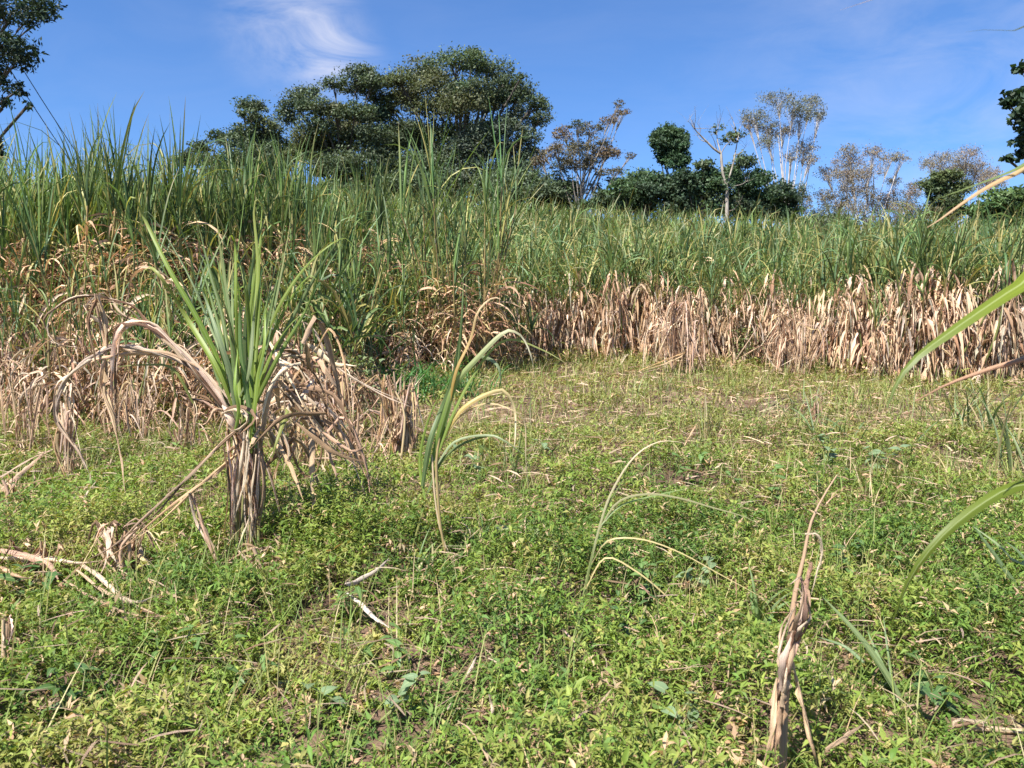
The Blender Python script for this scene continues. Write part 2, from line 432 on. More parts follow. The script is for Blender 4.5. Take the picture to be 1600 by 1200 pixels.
def tree(name, label, cat, blobs, depth, foot_px, cols, leaf=0.2, dens=1.0, bark='bark_dark', trunk_r=0.3, flat=0.5, fork=0.35, group=None, crop=None, depth_k=0.9, sub=14, stems=1, back=True, rag=0.55, lean=1.0, limb_every=1, up=0.6, fill=0.85, twigs=4):
    """crown lobes given as (px, py, rx, ry) in the photograph, at the tree's own distance"""
    if crop: blobs = [(crop[0] + b[0] / crop[2], crop[1] + b[1] / crop[2], b[2] / crop[2], b[3] / crop[2]) + tuple(b[4:]) for b in blobs]; foot_px = crop[0] + foot_px / crop[2]
    k = depth / FPX
    x0 = (foot_px - 800) * k
    foot = on_ground(x0, depth, -0.1)
    lobes = []
    xs = np.array([b[0] for b in blobs]); mid = xs.mean(); half = max(np.ptp(xs) / 2 * k, 1.0)
    for b in blobs:
        u = min(1, abs(b[0] - mid) * k / half)
        dy = depth_k * half * math.sqrt(max(0, 1 - u * u)) * rng.uniform(-0.85, 0.35)
        c = at(b[0], b[1], depth + dy); kk = (depth + dy) / FPX
        lobes.append((c, fill * np.array([b[2] * kk, 0.5 * (b[2] + b[3]) * kk * 1.1, b[3] * kk]), b[4] if len(b) > 4 else 0))
    if back:                                   # the crown goes round behind
        for c, r, ci in list(lobes)[::3]:
            c2 = c.copy(); c2[1] = 2 * depth - c[1] + 0.6 * r[1]; c2[2] -= 0.6 * r[2]; c2[0] = c[0] + rng.normal(0, 0.4) * r[0]
            lobes.append((c2, r * 0.9, ci))
    root = empty(name, foot)
    tag(root, label, cat, group)
    crown, limbs, trunk = Geo(), Geo(), Geo()
    zs = np.array([l[0][2] for l in lobes]); ztop = zs.max()
    cen = np.mean([l[0] for l in lobes], 0)
    tops = []
    for s_ in range(stems):
        f0 = foot + np.array([rng.normal(0, 0.25), rng.normal(0, 0.25), 0]) * (stems > 1)
        top = np.array([foot[0] * 0.55 + cen[0] * 0.45 + rng.normal(0, 0.6) * stems * 0.7, depth + rng.normal(0, 0.4), foot[2] + (ztop - foot[2]) * (0.72 + 0.1 * s_)])
        q = [f0, f0 * 0.62 + top * 0.38 + rng.normal(0, 0.12, 3) * trunk_r * 3, f0 * 0.3 + top * 0.7 + rng.normal(0, 0.2, 3) * trunk_r * 3, top]
        T = spline(q, 12); tr = trunk_r / math.sqrt(stems)
        rr = tr * np.interp(np.linspace(0, 1, 12), [0, 0.08, 0.6, 1], [1.25, 1.0, 0.62, 0.22])
        trunk.add(*tube(T, rr, sides=8)); tops.append((T, rr))
    for j, (c, r, ci) in enumerate(lobes):
        n = int(dens * 46 * (r[0] * r[2]) / (leaf * leaf))
        V, F, K, sc_ = leaf_cloud(c, r, max(n, 24), leaf, cols[ci % len(cols)], flat=flat, sub=sub, rag=rag, lean=lean, up=up)
        crown.add(V, F, None, K)
        if j % limb_every: continue
        T, rr = tops[rng.integers(0, len(tops))]
        want = foot[2] + (c[2] - foot[2]) * (fork + rng.uniform(0, 0.3))
        i = int(np.argmin(abs(T[:, 2] - want))); i = min(max(i, 3), len(T) - 2)
        m1 = T[i] * 0.55 + c * 0.45 + np.array([0, 0, -0.12 * abs(c[0] - T[i][0])]) + rng.normal(0, 0.12, 3) * r
        r0 = min(rr[i] * 0.6, trunk_r * 0.45)
        limbs.add(*tube([T[i], m1, c], [r0, r0 * 0.6, r0 * 0.25], sides=5, n=7))
        for s2 in sc_[:twigs]:
            limbs.add(*tube([m1 * 0.35 + c * 0.65, 0.5 * (c + s2) + rng.normal(0, 0.05, 3), s2], [r0 * 0.3, r0 * 0.2, r0 * 0.08], sides=4, n=4))
    trunk.build('trunk', bark, root, foot)
    limbs.build('branches', bark, root, foot)
    tag(crown.build('crown', 'tree_leaf', root, foot, smooth=False), kind='stuff')
    return root
G_DARK, G_OLIVE, G_MID, G_BLUE = (0.078, 0.108, 0.056), (0.105, 0.122, 0.056), (0.088, 0.128, 0.06), (0.076, 0.104, 0.068)
C2, C3, C4 = (300, 50, 2.6667), (820, 120, 3.3333), (1200, 180, 4.0)
tree('rain_tree', 'tallest broad dark green tree on the ridge, flat layered crown', 'tree',
     [(1100,115,110,32,3),(1170,85,32,16),(950,155,100,32,1),(860,195,70,30,1),(1235,150,80,34),(1300,205,75,28),(1370,250,55,34),(1430,300,50,30),(1455,365,40,28),(1375,185,22,10),
      (1020,215,120,36,1),(900,262,80,34,1),(1150,240,95,34),(1000,318,120,34,1),(1120,305,100,34,1),(1250,290,85,38),(1330,370,80,44,2),(1270,420,90,46,2),(1395,430,48,40,2),
      (1200,480,110,55,2),(1080,420,110,42),(960,420,110,42),(880,400,60,34),(1330,500,70,50,2),(1050,520,110,50),(930,560,90,50),(1200,590,140,50,2),(1380,570,80,50,2),(1060,620,120,46),(820,470,60,50),(820,300,40,34)],
     72, 1110, [G_DARK, G_OLIVE, G_BLUE, G_MID], leaf=0.12, dens=0.56, trunk_r=0.55, flat=0.75, crop=C2, rag=0.7, fill=1.05)
tree('rain_tree', 'dark spreading tree joined to the left of the tallest ridge tree', 'tree',
     [(700,172,70,26),(590,215,52,18),(690,228,70,28),(755,205,44,30),(470,250,62,22),(430,300,70,32),(520,310,70,30),(600,325,60,28,1),(395,350,44,32),(680,335,80,34),(760,345,55,42),
      (640,395,90,36,1),(520,385,70,32),(740,430,80,42),(600,455,80,36),(470,445,70,36,1),(545,525,50,30,1),(700,530,90,50),(545,575,40,20,1),(800,540,70,56),(650,625,76,36,3),(760,610,70,46),(600,560,70,40),(520,470,60,36),(840,430,50,44),(850,580,60,50)],
     70, 690, [G_DARK, G_OLIVE, G_BLUE, G_MID], leaf=0.12, dens=0.56, trunk_r=0.42, flat=0.75, crop=C2, rag=0.7, fill=1.05)
tree('rain_tree', 'lowest leftmost tree of the dark ridge grove, small crown tuft above', 'tree',
     [(235,298,55,18),(215,335,25,14),(250,350,40,20),(300,390,55,28,1),(200,415,56,24),(110,430,34,22),(170,460,56,26),(270,455,74,34,1),(335,430,46,30),(250,525,76,40),(310,500,56,40),(150,530,46,34),(290,585,46,34),(40,480,46,26),(60,540,50,30),(-20,520,40,24),(120,600,60,36),(370,480,46,34),(360,550,46,38),(420,520,46,34,1),(200,560,60,40)],
     66, 270, [G_DARK, G_OLIVE], leaf=0.12, dens=0.56, trunk_r=0.3, flat=0.75, crop=C2, rag=0.7, fill=1.05)
tree('sapling_tree', 'thin brownish open tree between the big ridge grove and rounded thicket', 'tree',
     [(490,140,26,14),(515,182,36,12,1),(440,228,46,20,1),(270,245,30,22,2),(200,300,52,34,1),(340,278,60,34),(160,380,46,34,1),(240,380,70,40),(360,350,70,36),(440,390,60,26,1),(550,410,26,14),(260,450,70,30),(350,440,50,30),(190,460,44,34,2),(400,500,44,16),(480,490,44,16),(360,570,34,18),(90,390,24,16)],
     66, 262, [(0.11, 0.10, 0.062), (0.155, 0.115, 0.07), (0.07, 0.09, 0.055)], leaf=0.09, dens=0.22, fill=1.2, rag=0.5, twigs=10, bark='bark_grey', trunk_r=0.17, flat=0.6, crop=C3, fork=0.25)
tree('columnar_tree', 'dark green tree with a smooth rounded dome top above the thicket', 'tree',
     [(750,286,60,40,1),(790,300,44,36,1),(695,335,44,60),(812,345,44,64,1),(755,350,86,70),(680,300,24,24),(840,310,22,30,1),(830,430,36,60),(775,440,50,50),(720,420,40,30)],
     64, 770, [(0.045, 0.085, 0.04), (0.06, 0.105, 0.05)], leaf=0.11, dens=1.0, trunk_r=0.2, flat=0.8, crop=C3, sub=22, rag=0.55)
TH = [(0.05, 0.09, 0.04), (0.07, 0.12, 0.05), (0.045, 0.075, 0.04), (0.085, 0.12, 0.06)]
tree('thicket_tree', 'dense bushy green tree at the left foot of the domed tree', 'tree',
     [(600,540,100,50,1),(690,540,80,44),(500,580,76,44,1),(560,600,90,60),(680,590,100,70,2),(620,670,110,60,2),(420,625,70,44,3),(480,680,90,40),(340,660,70,30),(760,560,60,60,2)],
     63, 610, TH, leaf=0.13, dens=0.85, rag=0.65, trunk_r=0.25, flat=0.7, crop=C3, sub=20)
tree('thicket_tree', 'broad-leaved green tree below the bare branches, centre of the thicket', 'tree',
     [(840,520,60,50,2),(930,455,56,26,3),(950,510,74,46,2),(880,560,90,70,2),(800,620,90,70,2),(1000,560,90,60),(930,640,110,60,3),(790,690,100,40,2),(1000,690,100,40,1)],
     61, 900, TH, leaf=0.15, dens=0.85, rag=0.65, trunk_r=0.22, flat=0.7, crop=C3, sub=18)
tree('thicket_tree', 'rounded grey-green tree at the right end of the thicket', 'tree',
     [(1140,440,64,40,3),(1070,500,60,40,1),(1230,515,70,40,1),(1170,560,100,60),(1330,600,90,56,2),(1260,620,100,60),(1100,640,90,60,3),(1390,640,50,50,2),(1180,690,120,44,2),(1330,690,110,50,1)],
     64, 1200, TH, leaf=0.13, dens=0.85, rag=0.65, trunk_r=0.25, flat=0.7, crop=C3, sub=20)
EU = [(0.20, 0.175, 0.125), (0.23, 0.185, 0.135), (0.15, 0.155, 0.105), (0.085, 0.115, 0.06)]
tree('eucalyptus_tree', 'tall slender pale-trunked tree with clustered crown, highest on the right', 'tree',
     [(1320,112,70,24,2),(1490,125,44,22,2),(1535,185,34,34,2),(1400,165,80,30,2),(1190,200,52,24,2),(1160,240,24,30),(1260,250,60,34,2),(1335,280,66,28),(1270,338,40,28,2),(1460,365,52,32),(1440,210,50,30,2),(1485,430,40,24),(1385,420,30,22),(1452,600,34,40,3),(1465,660,24,40)],
     82, 1365, EU, leaf=0.085, dens=0.17, rag=0.5, fill=1.3, twigs=14, sub=16, bark='bark_white', trunk_r=0.22, flat=1.1, crop=C3, fork=0.15, stems=2, back=False, depth_k=0.6)
tree('eucalyptus_tree', 'wide brownish eucalypt with two pale forked stems, right of the thicket', 'tree',
     [(500,220,50,30),(510,295,80,38,1),(660,225,52,30,1),(760,270,60,28),(835,270,42,14),(620,350,70,36,1),(470,380,80,44),(540,440,90,46,1),(365,360,52,28),(345,510,44,36),(430,540,72,46),(530,560,72,36),(630,490,50,36),(390,620,62,40,2),(630,630,50,30,1),(470,640,60,40,2),(300,640,40,40,2),(520,690,60,30,2)],
     84, 575, EU, leaf=0.085, dens=0.17, rag=0.5, fill=1.3, twigs=14, sub=16, bark='bark_white', trunk_r=0.22, flat=1.1, crop=C4, fork=0.12, stems=2, back=False, depth_k=0.6)
tree('eucalyptus_tree', 'low brown-grey eucalypt between the forked eucalypt and green bushy one', 'tree',
     [(780,415,44,22),(740,520,60,44,1),(880,480,60,44,1),(800,590,100,50),(920,610,70,46,2),(760,680,70,40,1),(900,690,80,44,2),(670,560,40,30),(850,750,80,30,2),(990,740,50,30,3),(690,700,50,40,2)],
     86, 820, EU, leaf=0.085, dens=0.17, rag=0.5, fill=1.3, twigs=14, sub=16, bark='bark_white', trunk_r=0.18, flat=1.1, crop=C4, fork=0.12, stems=2, back=False, depth_k=0.6)
tree('eucalyptus_tree', 'reddish-brown eucalypt tops rising behind the green bushy tree', 'tree',
     [(1070,275,76,28),(1245,245,56,36,1),(1300,310,48,32,1),(1010,305,40,30),(1220,330,70,40),(1410,350,42,22,1),(1150,330,80,40),(1330,400,70,50,1),(1420,420,50,40)],
     92, 1210, EU, leaf=0.085, dens=0.17, rag=0.5, fill=1.3, twigs=14, sub=16, bark='bark_white', trunk_r=0.2, flat=1.1, crop=C4, fork=0.15, back=False, depth_k=0.6)
tree('bushy_tree', 'small rounded green tree in front of the reddish eucalypt tops', 'tree',
     [(1110,375,100,46,1),(1050,455,86,56),(1180,450,90,60,1),(1110,530,110,60),(1040,600,80,50,2),(1190,590,80,56),(1110,650,90,50,2)],
     76, 1110, [(0.06, 0.09, 0.035), (0.10, 0.13, 0.05), (0.10, 0.09, 0.05)], leaf=0.14, dens=0.85, bark='bark_grey', trunk_r=0.17, flat=0.8, crop=C4, sub=18)
tree('broadleaf_tree', 'wide bright green bushy tree at the right edge above the cane', 'tree',
     [(1450,520,120,60,1),(1350,590,110,64,1),(1560,500,90,54),(1500,610,130,64),(1300,680,70,50),(1430,690,110,50),(1640,560,110,70,1),(1600,680,110,56),(1720,620,100,70)],
     56, 1520, [(0.055, 0.10, 0.032), (0.085, 0.14, 0.045)], leaf=0.15, dens=0.85, rag=0.65, trunk_r=0.25, flat=0.7, crop=C4, sub=20)
tree('overhanging_tree', 'dark feathery branches hanging into the upper left corner', 'tree',
     [(20,18,50,22),(70,22,22,12),(62,10,36,16),(34,85,34,24),(5,70,36,30),(28,140,16,14),(44,166,8,8),(2,130,14,14),(10,160,10,10),(-60,20,70,50),(-90,100,60,40),(-160,60,60,40),(-60,-50,70,40),(-10,110,26,14)],
     24, -190, [(0.028, 0.05, 0.028), (0.04, 0.065, 0.03)], leaf=0.085, dens=0.55, trunk_r=0.24, flat=0.7, fork=0.5, back=False, lean=0.7)
tree('overhanging_tree', 'dark broad-leaved branches hanging into the upper right edge', 'tree',
     [(1596,105,12,8),(1588,150,22,14),(1575,160,12,8),(1598,180,20,20),(1604,215,18,18),(1596,240,10,10),(1575,248,10,6),(1640,170,40,50),(1680,110,40,40),(1690,220,50,40)],
     20, 1790, [(0.03, 0.055, 0.028), (0.045, 0.075, 0.035)], leaf=0.10, dens=0.62, trunk_r=0.2, flat=0.9, fork=0.5, back=False, lean=1.2)
tree('distant_tree', 'dark leaf tuft showing over the cane at the far left edge', 'tree',
     [(-4,235,10,26),(-14,260,20,24),(-30,240,24,30),(-50,260,30,30)], 40, -24, [(0.03, 0.05, 0.03), (0.045, 0.065, 0.035)], leaf=0.12, dens=0.8, trunk_r=0.1, flat=0.9, back=False)
# low bushes that close the gaps at the ridge under the trees
for i, (bx, by, rx, ry, Y, lb) in enumerate([(535, 297, 40, 16, 66, 'low dark bush under the left part of the ridge grove'), (800, 285, 60, 18, 66, 'low bush under the right edge of the tallest ridge tree'),
                                            (865, 292, 36, 20, 67, 'low bush under the thin brownish open tree'), (640, 290, 60, 22, 68, 'low bush between two trunks of the ridge grove'), (430, 300, 50, 14, 68, 'low bush under the lowest tree of the ridge grove'), (1290, 350, 40, 16, 74, 'low bush between thicket and forked eucalypt')]):
    tree('ridge_bush', lb, 'bush', [(bx, by, rx, ry), (bx - rx * 0.6, by + 6, rx * 0.6, ry), (bx + rx * 0.6, by + 4, rx * 0.6, ry, 1), (bx, by + 18, rx * 1.1, ry)], Y, bx, [G_DARK, G_MID], leaf=0.15, dens=0.8, trunk_r=0.08, flat=0.7, group='bushes along the ridge')

def bare_tree():
    Y = 60
    f = lambda cx, cy, dy=0: at(820 + cx / 3.3333, 120 + cy / 3.3333, Y + dy)
    foot = f(1053, 740); foot[2] = float(ground(foot[0], Y)) - 0.05
    root = empty('bare_tree', foot)
    tag(root, 'leafless pale tree with forked bare branches in front of the thicket', 'tree')
    trunk = [foot, f(1053, 600), f(1045, 560), f(1028, 480), f(1022, 400)]
    Geo().add(*tube(trunk, [0.17, 0.15, 0.14, 0.12, 0.09], sides=8, n=14)).build('trunk', 'bark_grey', root, foot)
    br = [([(1022,400),(985,375),(950,340),(910,300),(880,268)],0.09,-0.3),([(1022,400),(1005,340),(1000,290),(1010,255)],0.05,0.4),([(950,340),(920,330),(895,300)],0.035,0.2),
          ([(1048,575),(1075,490),(1092,420),(1108,330),(1112,310)],0.075,0.5),([(1108,330),(1100,280),(1078,210)],0.045,0.4),([(1108,330),(1140,310),(1180,290)],0.035,0.7),([(1095,410),(1130,390),(1150,360)],0.03,0.5),
          ([(1058,590),(1090,570),(1130,560),(1160,540)],0.035,0.3),([(1055,700),(1090,690),(1120,650)],0.03,0.2),([(1022,400),(1045,360),(1075,330)],0.04,-0.2),([(1000,380),(985,330),(970,300)],0.03,-0.3),([(1112,320),(1120,270),(1135,240)],0.03,0.2),([(880,268),(860,240),(850,232)],0.025,-0.4),([(910,300),(915,270),(900,245)],0.025,-0.1)]
    for pts, r, dy in br:
        P = [f(a, b, dy * i / (len(pts) - 1) * 2) for i, (a, b) in enumerate(pts)]
        g = Geo().add(*tube(P, [r, r * 0.75, r * 0.35], sides=6, n=9))
        for _ in range(5):
            q = P[-1] * 0.7 + P[-2] * 0.3 if rng.random() < 0.5 else P[-1]
            e = q + rng.normal(0, 0.5, 3) + np.array([0, 0, 0.5])
            g.add(*tube([q, (q + e) / 2 + rng.normal(0, 0.06, 3), e], [r * 0.3, r * 0.2, r * 0.1], sides=4, n=4))
        g.build('branch', 'bark_grey', root, foot)
    cr = Geo()
    for cx, cy in [(1090,300),(1060,330),(1120,300),(1085,320),(1000,270)]:
        V, F, K, _ = leaf_cloud(f(cx, cy, 0.5), np.array([0.7, 0.7, 0.35]), 60, 0.16, (0.08, 0.11, 0.05)); cr.add(V, F, None, K)
    tag(cr.build('leaf_tufts', 'tree_leaf', root, foot, smooth=False), kind='stuff')
bare_tree()

# overhead wires at the left, slung from beyond the hanging branches down behind the cane
for i, (p0, p1, lb) in enumerate([((-120, -160), (150, 285), 'upper of two thin dark wires slanting down to the cane at upper left'),
                                  ((-140, -155), (135, 290), 'lower of two thin dark wires slanting down to the cane at upper left')]):
    a, b = at(p0[0], p0[1], 22), at(p1[0], p1[1], 30)
    m = (a + b) / 2 + np.array([0, 0, -0.25])
    tag(Geo().add(*tube([a, m, b], [0.014, 0.014, 0.014], sides=5, n=14)).build('overhead_wire', 'wire_rubber'), lb, 'wire', 'overhead wires')
# ------------------------------------------------------------------ the sugarcane field
EDGE_PX = np.array([-900, -300, 0, 200, 400, 520, 600, 660, 720, 780, 850, 900, 1000, 1100, 1200, 1300, 1400, 1500, 1600, 1800, 2300])
EDGE_PY = np.array([690, 670, 655, 650, 640, 618, 604, 594, 582, 570, 562, 560, 564, 570, 574, 582, 598, 598, 600, 610, 640])
EDGE_D = np.array([gnd(800, p)[1] for p in EDGE_PY])      # how far off the foot of the cane stands
def col_px(x, y): return 800 + FPX * x / y
def edge_depth(px): return np.interp(px, EDGE_PX, EDGE_D)

CG, CG2, CY = (0.132, 0.198, 0.056), (0.085, 0.150, 0.058), (0.32, 0.29, 0.10)
DRY, DRY2, DRYD = (0.62, 0.435, 0.285), (0.74, 0.56, 0.40), (0.42, 0.26, 0.155)
def cane_clump(kind, q=1.0, sg=5):
    """a clump of sugarcane, foot at the origin: stalks, green leaves, dry leaves"""
    st, gr, dr = Geo(), Geo(), Geo()
    ns = {'bushy': 10, 'tall': 8, 'skirt': 6, 'field': 7, 'spire': 14, 'far': 4, 'ragged': 7}[kind]
    ns = max(3, int(ns * q))
    R = {'bushy': 0.26, 'tall': 0.30, 'skirt': 0.34, 'field': 0.36, 'spire': 0.40, 'far': 0.42, 'ragged': 0.34}[kind]
    for i in range(ns):
        a, r = U(0, 6.28), R * math.sqrt(U(0, 1))
        b = np.array([r * math.cos(a), r * math.sin(a), -0.03])
        h = {'bushy': U(0.7, 1.5), 'tall': U(1.7, 2.5), 'skirt': U(1.2, 1.95), 'field': U(1.3, 1.9), 'spire': U(1.5, 2.9), 'far': U(1.3, 1.9), 'ragged': U(1.0, 1.95)}[kind]
        lean = {'tall': 0.10, 'spire': 0.13}.get(kind, 0.16)
        top = b + np.array([rng.normal(0, lean) * h + b[0] * 0.5, rng.normal(0, lean) * h + b[1] * 0.5, h])
        mid = (b + top) / 2 + rng.normal(0, 0.05, 3)
        T = spline([b, mid, top], 9)
        c = np.array((0.24, 0.18, 0.075)) * U(0.7, 1.3) if rng.random() < 0.6 else np.array((0.16, 0.18, 0.06)) * U(0.8, 1.2)
        if kind != 'far': st.add(*tube(T, np.linspace(0.017, 0.011, 9) * U(0.8, 1.2), c, sides=5))
        # green leaves: whorl at the top third
        ng = {'bushy': 9, 'tall': 10, 'skirt': 8, 'field': 12, 'spire': 9, 'far': 9, 'ragged': 4}[kind]
        k = rng.uniform({'tall': 0.86, 'ragged': 0.8, 'skirt': 0.78, 'spire': 0.66}.get(kind, 0.6), 1.0, ng); k[:3] = 1.0
        P = np.array([np.interp(kk, np.linspace(0, 1, 9), T[:, j]) for kk in k for j in range(3)]).reshape(-1, 3)
        az = U(0, 6.28) + np.arange(ng) * math.pi + rng.normal(0, 0.5, ng)
        if kind in ('tall', 'spire'):
            el = np.where(k > 0.9, U(1.25, 1.55, ng), U(1.0, 1.45, ng)); dp = np.where(rng.random(ng) < 0.8, U(0.0, 0.38, ng), U(0.9, 2.3, ng)); ln = U(0.8, 1.45, ng)
        else:
            el = np.where(k > 0.9, U(1.1, 1.5, ng), U(0.7, 1.25, ng)); dp = np.where(rng.random(ng) < 0.42, U(0.0, 0.5, ng), U(1.0, 2.8, ng)); ln = U(0.45, 1.15, ng)
        c = np.where((rng.random(ng) < 0.55)[:, None], jit(CG, ng, 0.28, 0.08), jit(CG2, ng, 0.35, 0.08))
        yel = (rng.random(ng) < (0.12 if kind in ('tall', 'spire') else 0.22))[:, None]
        c = np.where(yel, jit(CY, ng), c)
        ct = np.where((rng.random(ng) < 0.25)[:, None], jit((0.34, 0.29, 0.13), ng), c * 1.1)
        gr.add(*ribbons(P, az, el, dp, ln, U(0.016, 0.034, ng) * {'far': 1.45, 'field': 1.25, 'bushy': 1.5}.get(kind, 1), c, ct, segs=6 if kind != 'far' else sg, across=3 if kind != 'far' else 2, fold=0.5, p=U(1.6, 2.6), wob=U(-0.4, 0.4, ng), tw0=U(-0.3, 0.3, ng), tw1=U(-1.6, 1.6, ng)))
        # dry leaves down the stalk
        nd = {'bushy': 8, 'tall': 26, 'skirt': 42, 'field': 12, 'spire': 14, 'far': 3, 'ragged': 16}[kind]
        hi = {'bushy': 0.5, 'tall': 0.93, 'skirt': 0.97, 'field': 0.75, 'spire': 0.62, 'far': 0.8, 'ragged': 0.95}[kind]
        k = rng.uniform(0.12 if kind in ('skirt', 'ragged') else 0.2, hi, nd)
        P = np.array([np.interp(kk, np.linspace(0, 1, 9), T[:, j]) for kk in k for j in range(3)]).reshape(-1, 3)
        P[:, :2] += rng.normal(0, 0.02, (nd, 2))
        az = rng.uniform(0, 6.28, nd)
        if kind == 'skirt':
            el = U(-1.3, 0.4, nd); dp = el + U(1.38, 1.6, nd); w = U(0.012, 0.050, nd) * U(0.7, 1.3, nd); ln = U(0.2, 0.68, nd); pp = 0.3; P[:, :2] += rng.normal(0, 0.09, (nd, 2))
        elif kind == 'ragged':
            el = U(-0.4, 1.1, nd); dp = el + U(1.1, 1.7, nd); w = U(0.016, 0.045, nd); ln = U(0.3, 0.75, nd); pp = 0.55
        else:
            el = U(0.2, 1.3, nd); dp = el + U(0.6, 1.55, nd); w = U(0.012, 0.034, nd); ln = U(0.35, 0.85, nd); pp = 0.8
        mix = rng.random(nd)[:, None]
        if kind in ('skirt', 'ragged'): c = np.where(mix < 0.45, jit(DRY, nd, 0.25, 0.05), np.where(mix < 0.66, jit(DRY2, nd, 0.2, 0.05), np.where(mix < 0.88, jit(DRYD, nd, 0.35), jit((0.46, 0.39, 0.30), nd, 0.3))))
        else: c = np.where(mix < 0.5, jit((0.54, 0.35, 0.22), nd, 0.25), np.where(mix < 0.7, jit((0.42, 0.24, 0.145), nd, 0.3), jit((0.52, 0.41, 0.20), nd, 0.25)))
        dr.add(*ribbons(P, az, el, dp, ln, w, c, c * 0.9, segs=6 if kind != 'far' else 3, across=3 if kind in ('skirt', 'ragged') else 2, fold=0.7, p=pp, wob=U(-1.2, 1.2, nd), tw0=U(-1.2, 1.2, nd), tw1=U(-2.5, 2.5, nd), rag={'skirt': 0.5, 'far': 0}.get(kind, 0.4)))
    return st, gr, dr
TEMPL = {}
for kind, cnt in (('tall', 5), ('skirt', 5), ('field', 5), ('spire', 2), ('bushy', 2), ('ragged', 5)):
    TEMPL[kind] = []
    for _ in range(cnt):
        st, gr, dr = cane_clump(kind)
        TEMPL[kind].append((st.mesh('stalks', 'stalk_skin'), gr.mesh('green_leaves', 'cane_leaf_far'), dr.mesh('dry_leaves', 'dry_leaf')))
def plant_clump(kind, x, y, s, label, group, j=None, tilt=0.0):
    t = TEMPL[kind][rng.integers(0, len(TEMPL[kind])) if j is None else j]
    root = empty('sugarcane_clump', on_ground(x, y), U(0, 6.28))
    root.scale = (s, s, s)
    tag(root, label, 'sugarcane', group)
    for me in t:
        o = bpy.data.objects.new(me.name.split('.')[0], me); o.parent = root; C.objects.link(o); o['kind'] = 'stuff'
    return root

# every spot of the field on a jittered grid; the nearest ones in view become clumps of their own
pts = []
sp = 0.62
for yy in np.arange(9.0, 66, sp):
    sx = sp if yy < 26 else sp * 1.25
    half = yy * 0.70 + 3.5
    for xx in np.arange(-half, half, sx):
        x, y = xx + rng.normal(0, 0.16), yy + rng.normal(0, 0.16)
        e = y - edge_depth(col_px(x, y))
        if e > 0: pts.append((e, x, y))
pts.sort()
for px in np.arange(795, 1600, 24):          # the outermost row, leaf against leaf
    y = edge_depth(px) + U(0.0, 0.45); x = (px - 800 + rng.normal(0, 5)) / FPX * y
    pts.append((0.001 * len(pts) * 0 + 0.01, x, y))
pts.sort()
cand = [p for p in pts if -40 < col_px(p[1], p[2]) < 1640]
single = cand[:286]
sset = set(single)
for e, x, y in single:
    c = col_px(x, y)
    if c < 560:
        plant_clump('tall' if (e > 1.5 or rng.random() < 0.30 + 0.2 * e) else 'ragged', x, y, U(0.98, 1.24), 'tall upright sugarcane clump in the stand behind the left weeds', 'tall cane of the left stand')
    elif c < 790:
        if c > 590 and e < 0.9: plant_clump('ragged', x, y, U(0.7, 0.9), 'low dry cane clump around the tall central cane spire', 'dry cane at the gap in the middle')
        else: plant_clump('field', x, y, U(0.9, 1.05), 'arching green sugarcane clump at the gap in the middle of the field', 'cane at the gap in the middle')
    elif e < 1.35:
        plant_clump('skirt' if rng.random() < 0.9 else 'ragged', x, y, 1.0 + 0.2 * math.sin(x * 1.9) * math.cos(x * 0.7 + 1) + U(-0.22, 0.16), 'sugarcane clump with a skirt of dead tan leaves along the right field edge', 'dead-leaf cane along the right field edge')
    elif e < 3.4 and rng.random() < 0.62:
        plant_clump('ragged', x, y, U(1.1, 1.35), 'sugarcane clump with reddish dry stems behind the tan field edge', 'cane behind the dead-leaf edge')
    else:
        plant_clump('field', x, y, U(0.98, 1.18), 'arching green sugarcane clump rising behind the tan field edge', 'green cane behind the dead-leaf edge')
# clumps that stand out
p = gnd(722, 585); plant_clump('spire', p[0], p[1] - 0.2, 1.30, 'tallest sugarcane clump, rising like a spire in the middle', None, 0)
p = gnd(690, 590); plant_clump('spire', p[0], p[1] + 0.1, 1.12, 'slightly lower cane clump leaning on the left of the central spire', None, 1)
p = gnd(1445, 600); plant_clump('tall', p[0], p[1] - 0.2, 0.85, 'upright blue-green cane clump breaking the tan edge at right', None, 1)
for px, py, s_, lb in [(500, 640, 1.25, 'bushy low green cane clump left of the arching-leaf clump'), (575, 625, 1.05, 'small bushy green cane clump right of the arching-leaf clump'), (790, 578, 1.0, 'bushy green cane clump at the right foot of the central spire'), (300, 640, 1.1, 'bushy green cane clump in front of the left stand')]:
    p = gnd(px, py); plant_clump('bushy', p[0], p[1], s_, lb, None)
for px in np.arange(-20, 480, 30):           # ragged dead cane spilling forward from the left stand
    p = gnd(px + U(-8, 8), U(650, 672)); plant_clump('ragged', p[0], p[1], U(0.55, 0.95), 'low ragged dead cane spilling forward at the foot of the left stand', 'dead cane before the left stand')
p = gnd(525, 618); plant_clump('spire', p[0], p[1] - 0.5, 0.78, 'cane clump with arching leaves just right of the nearest clump', None, 1)
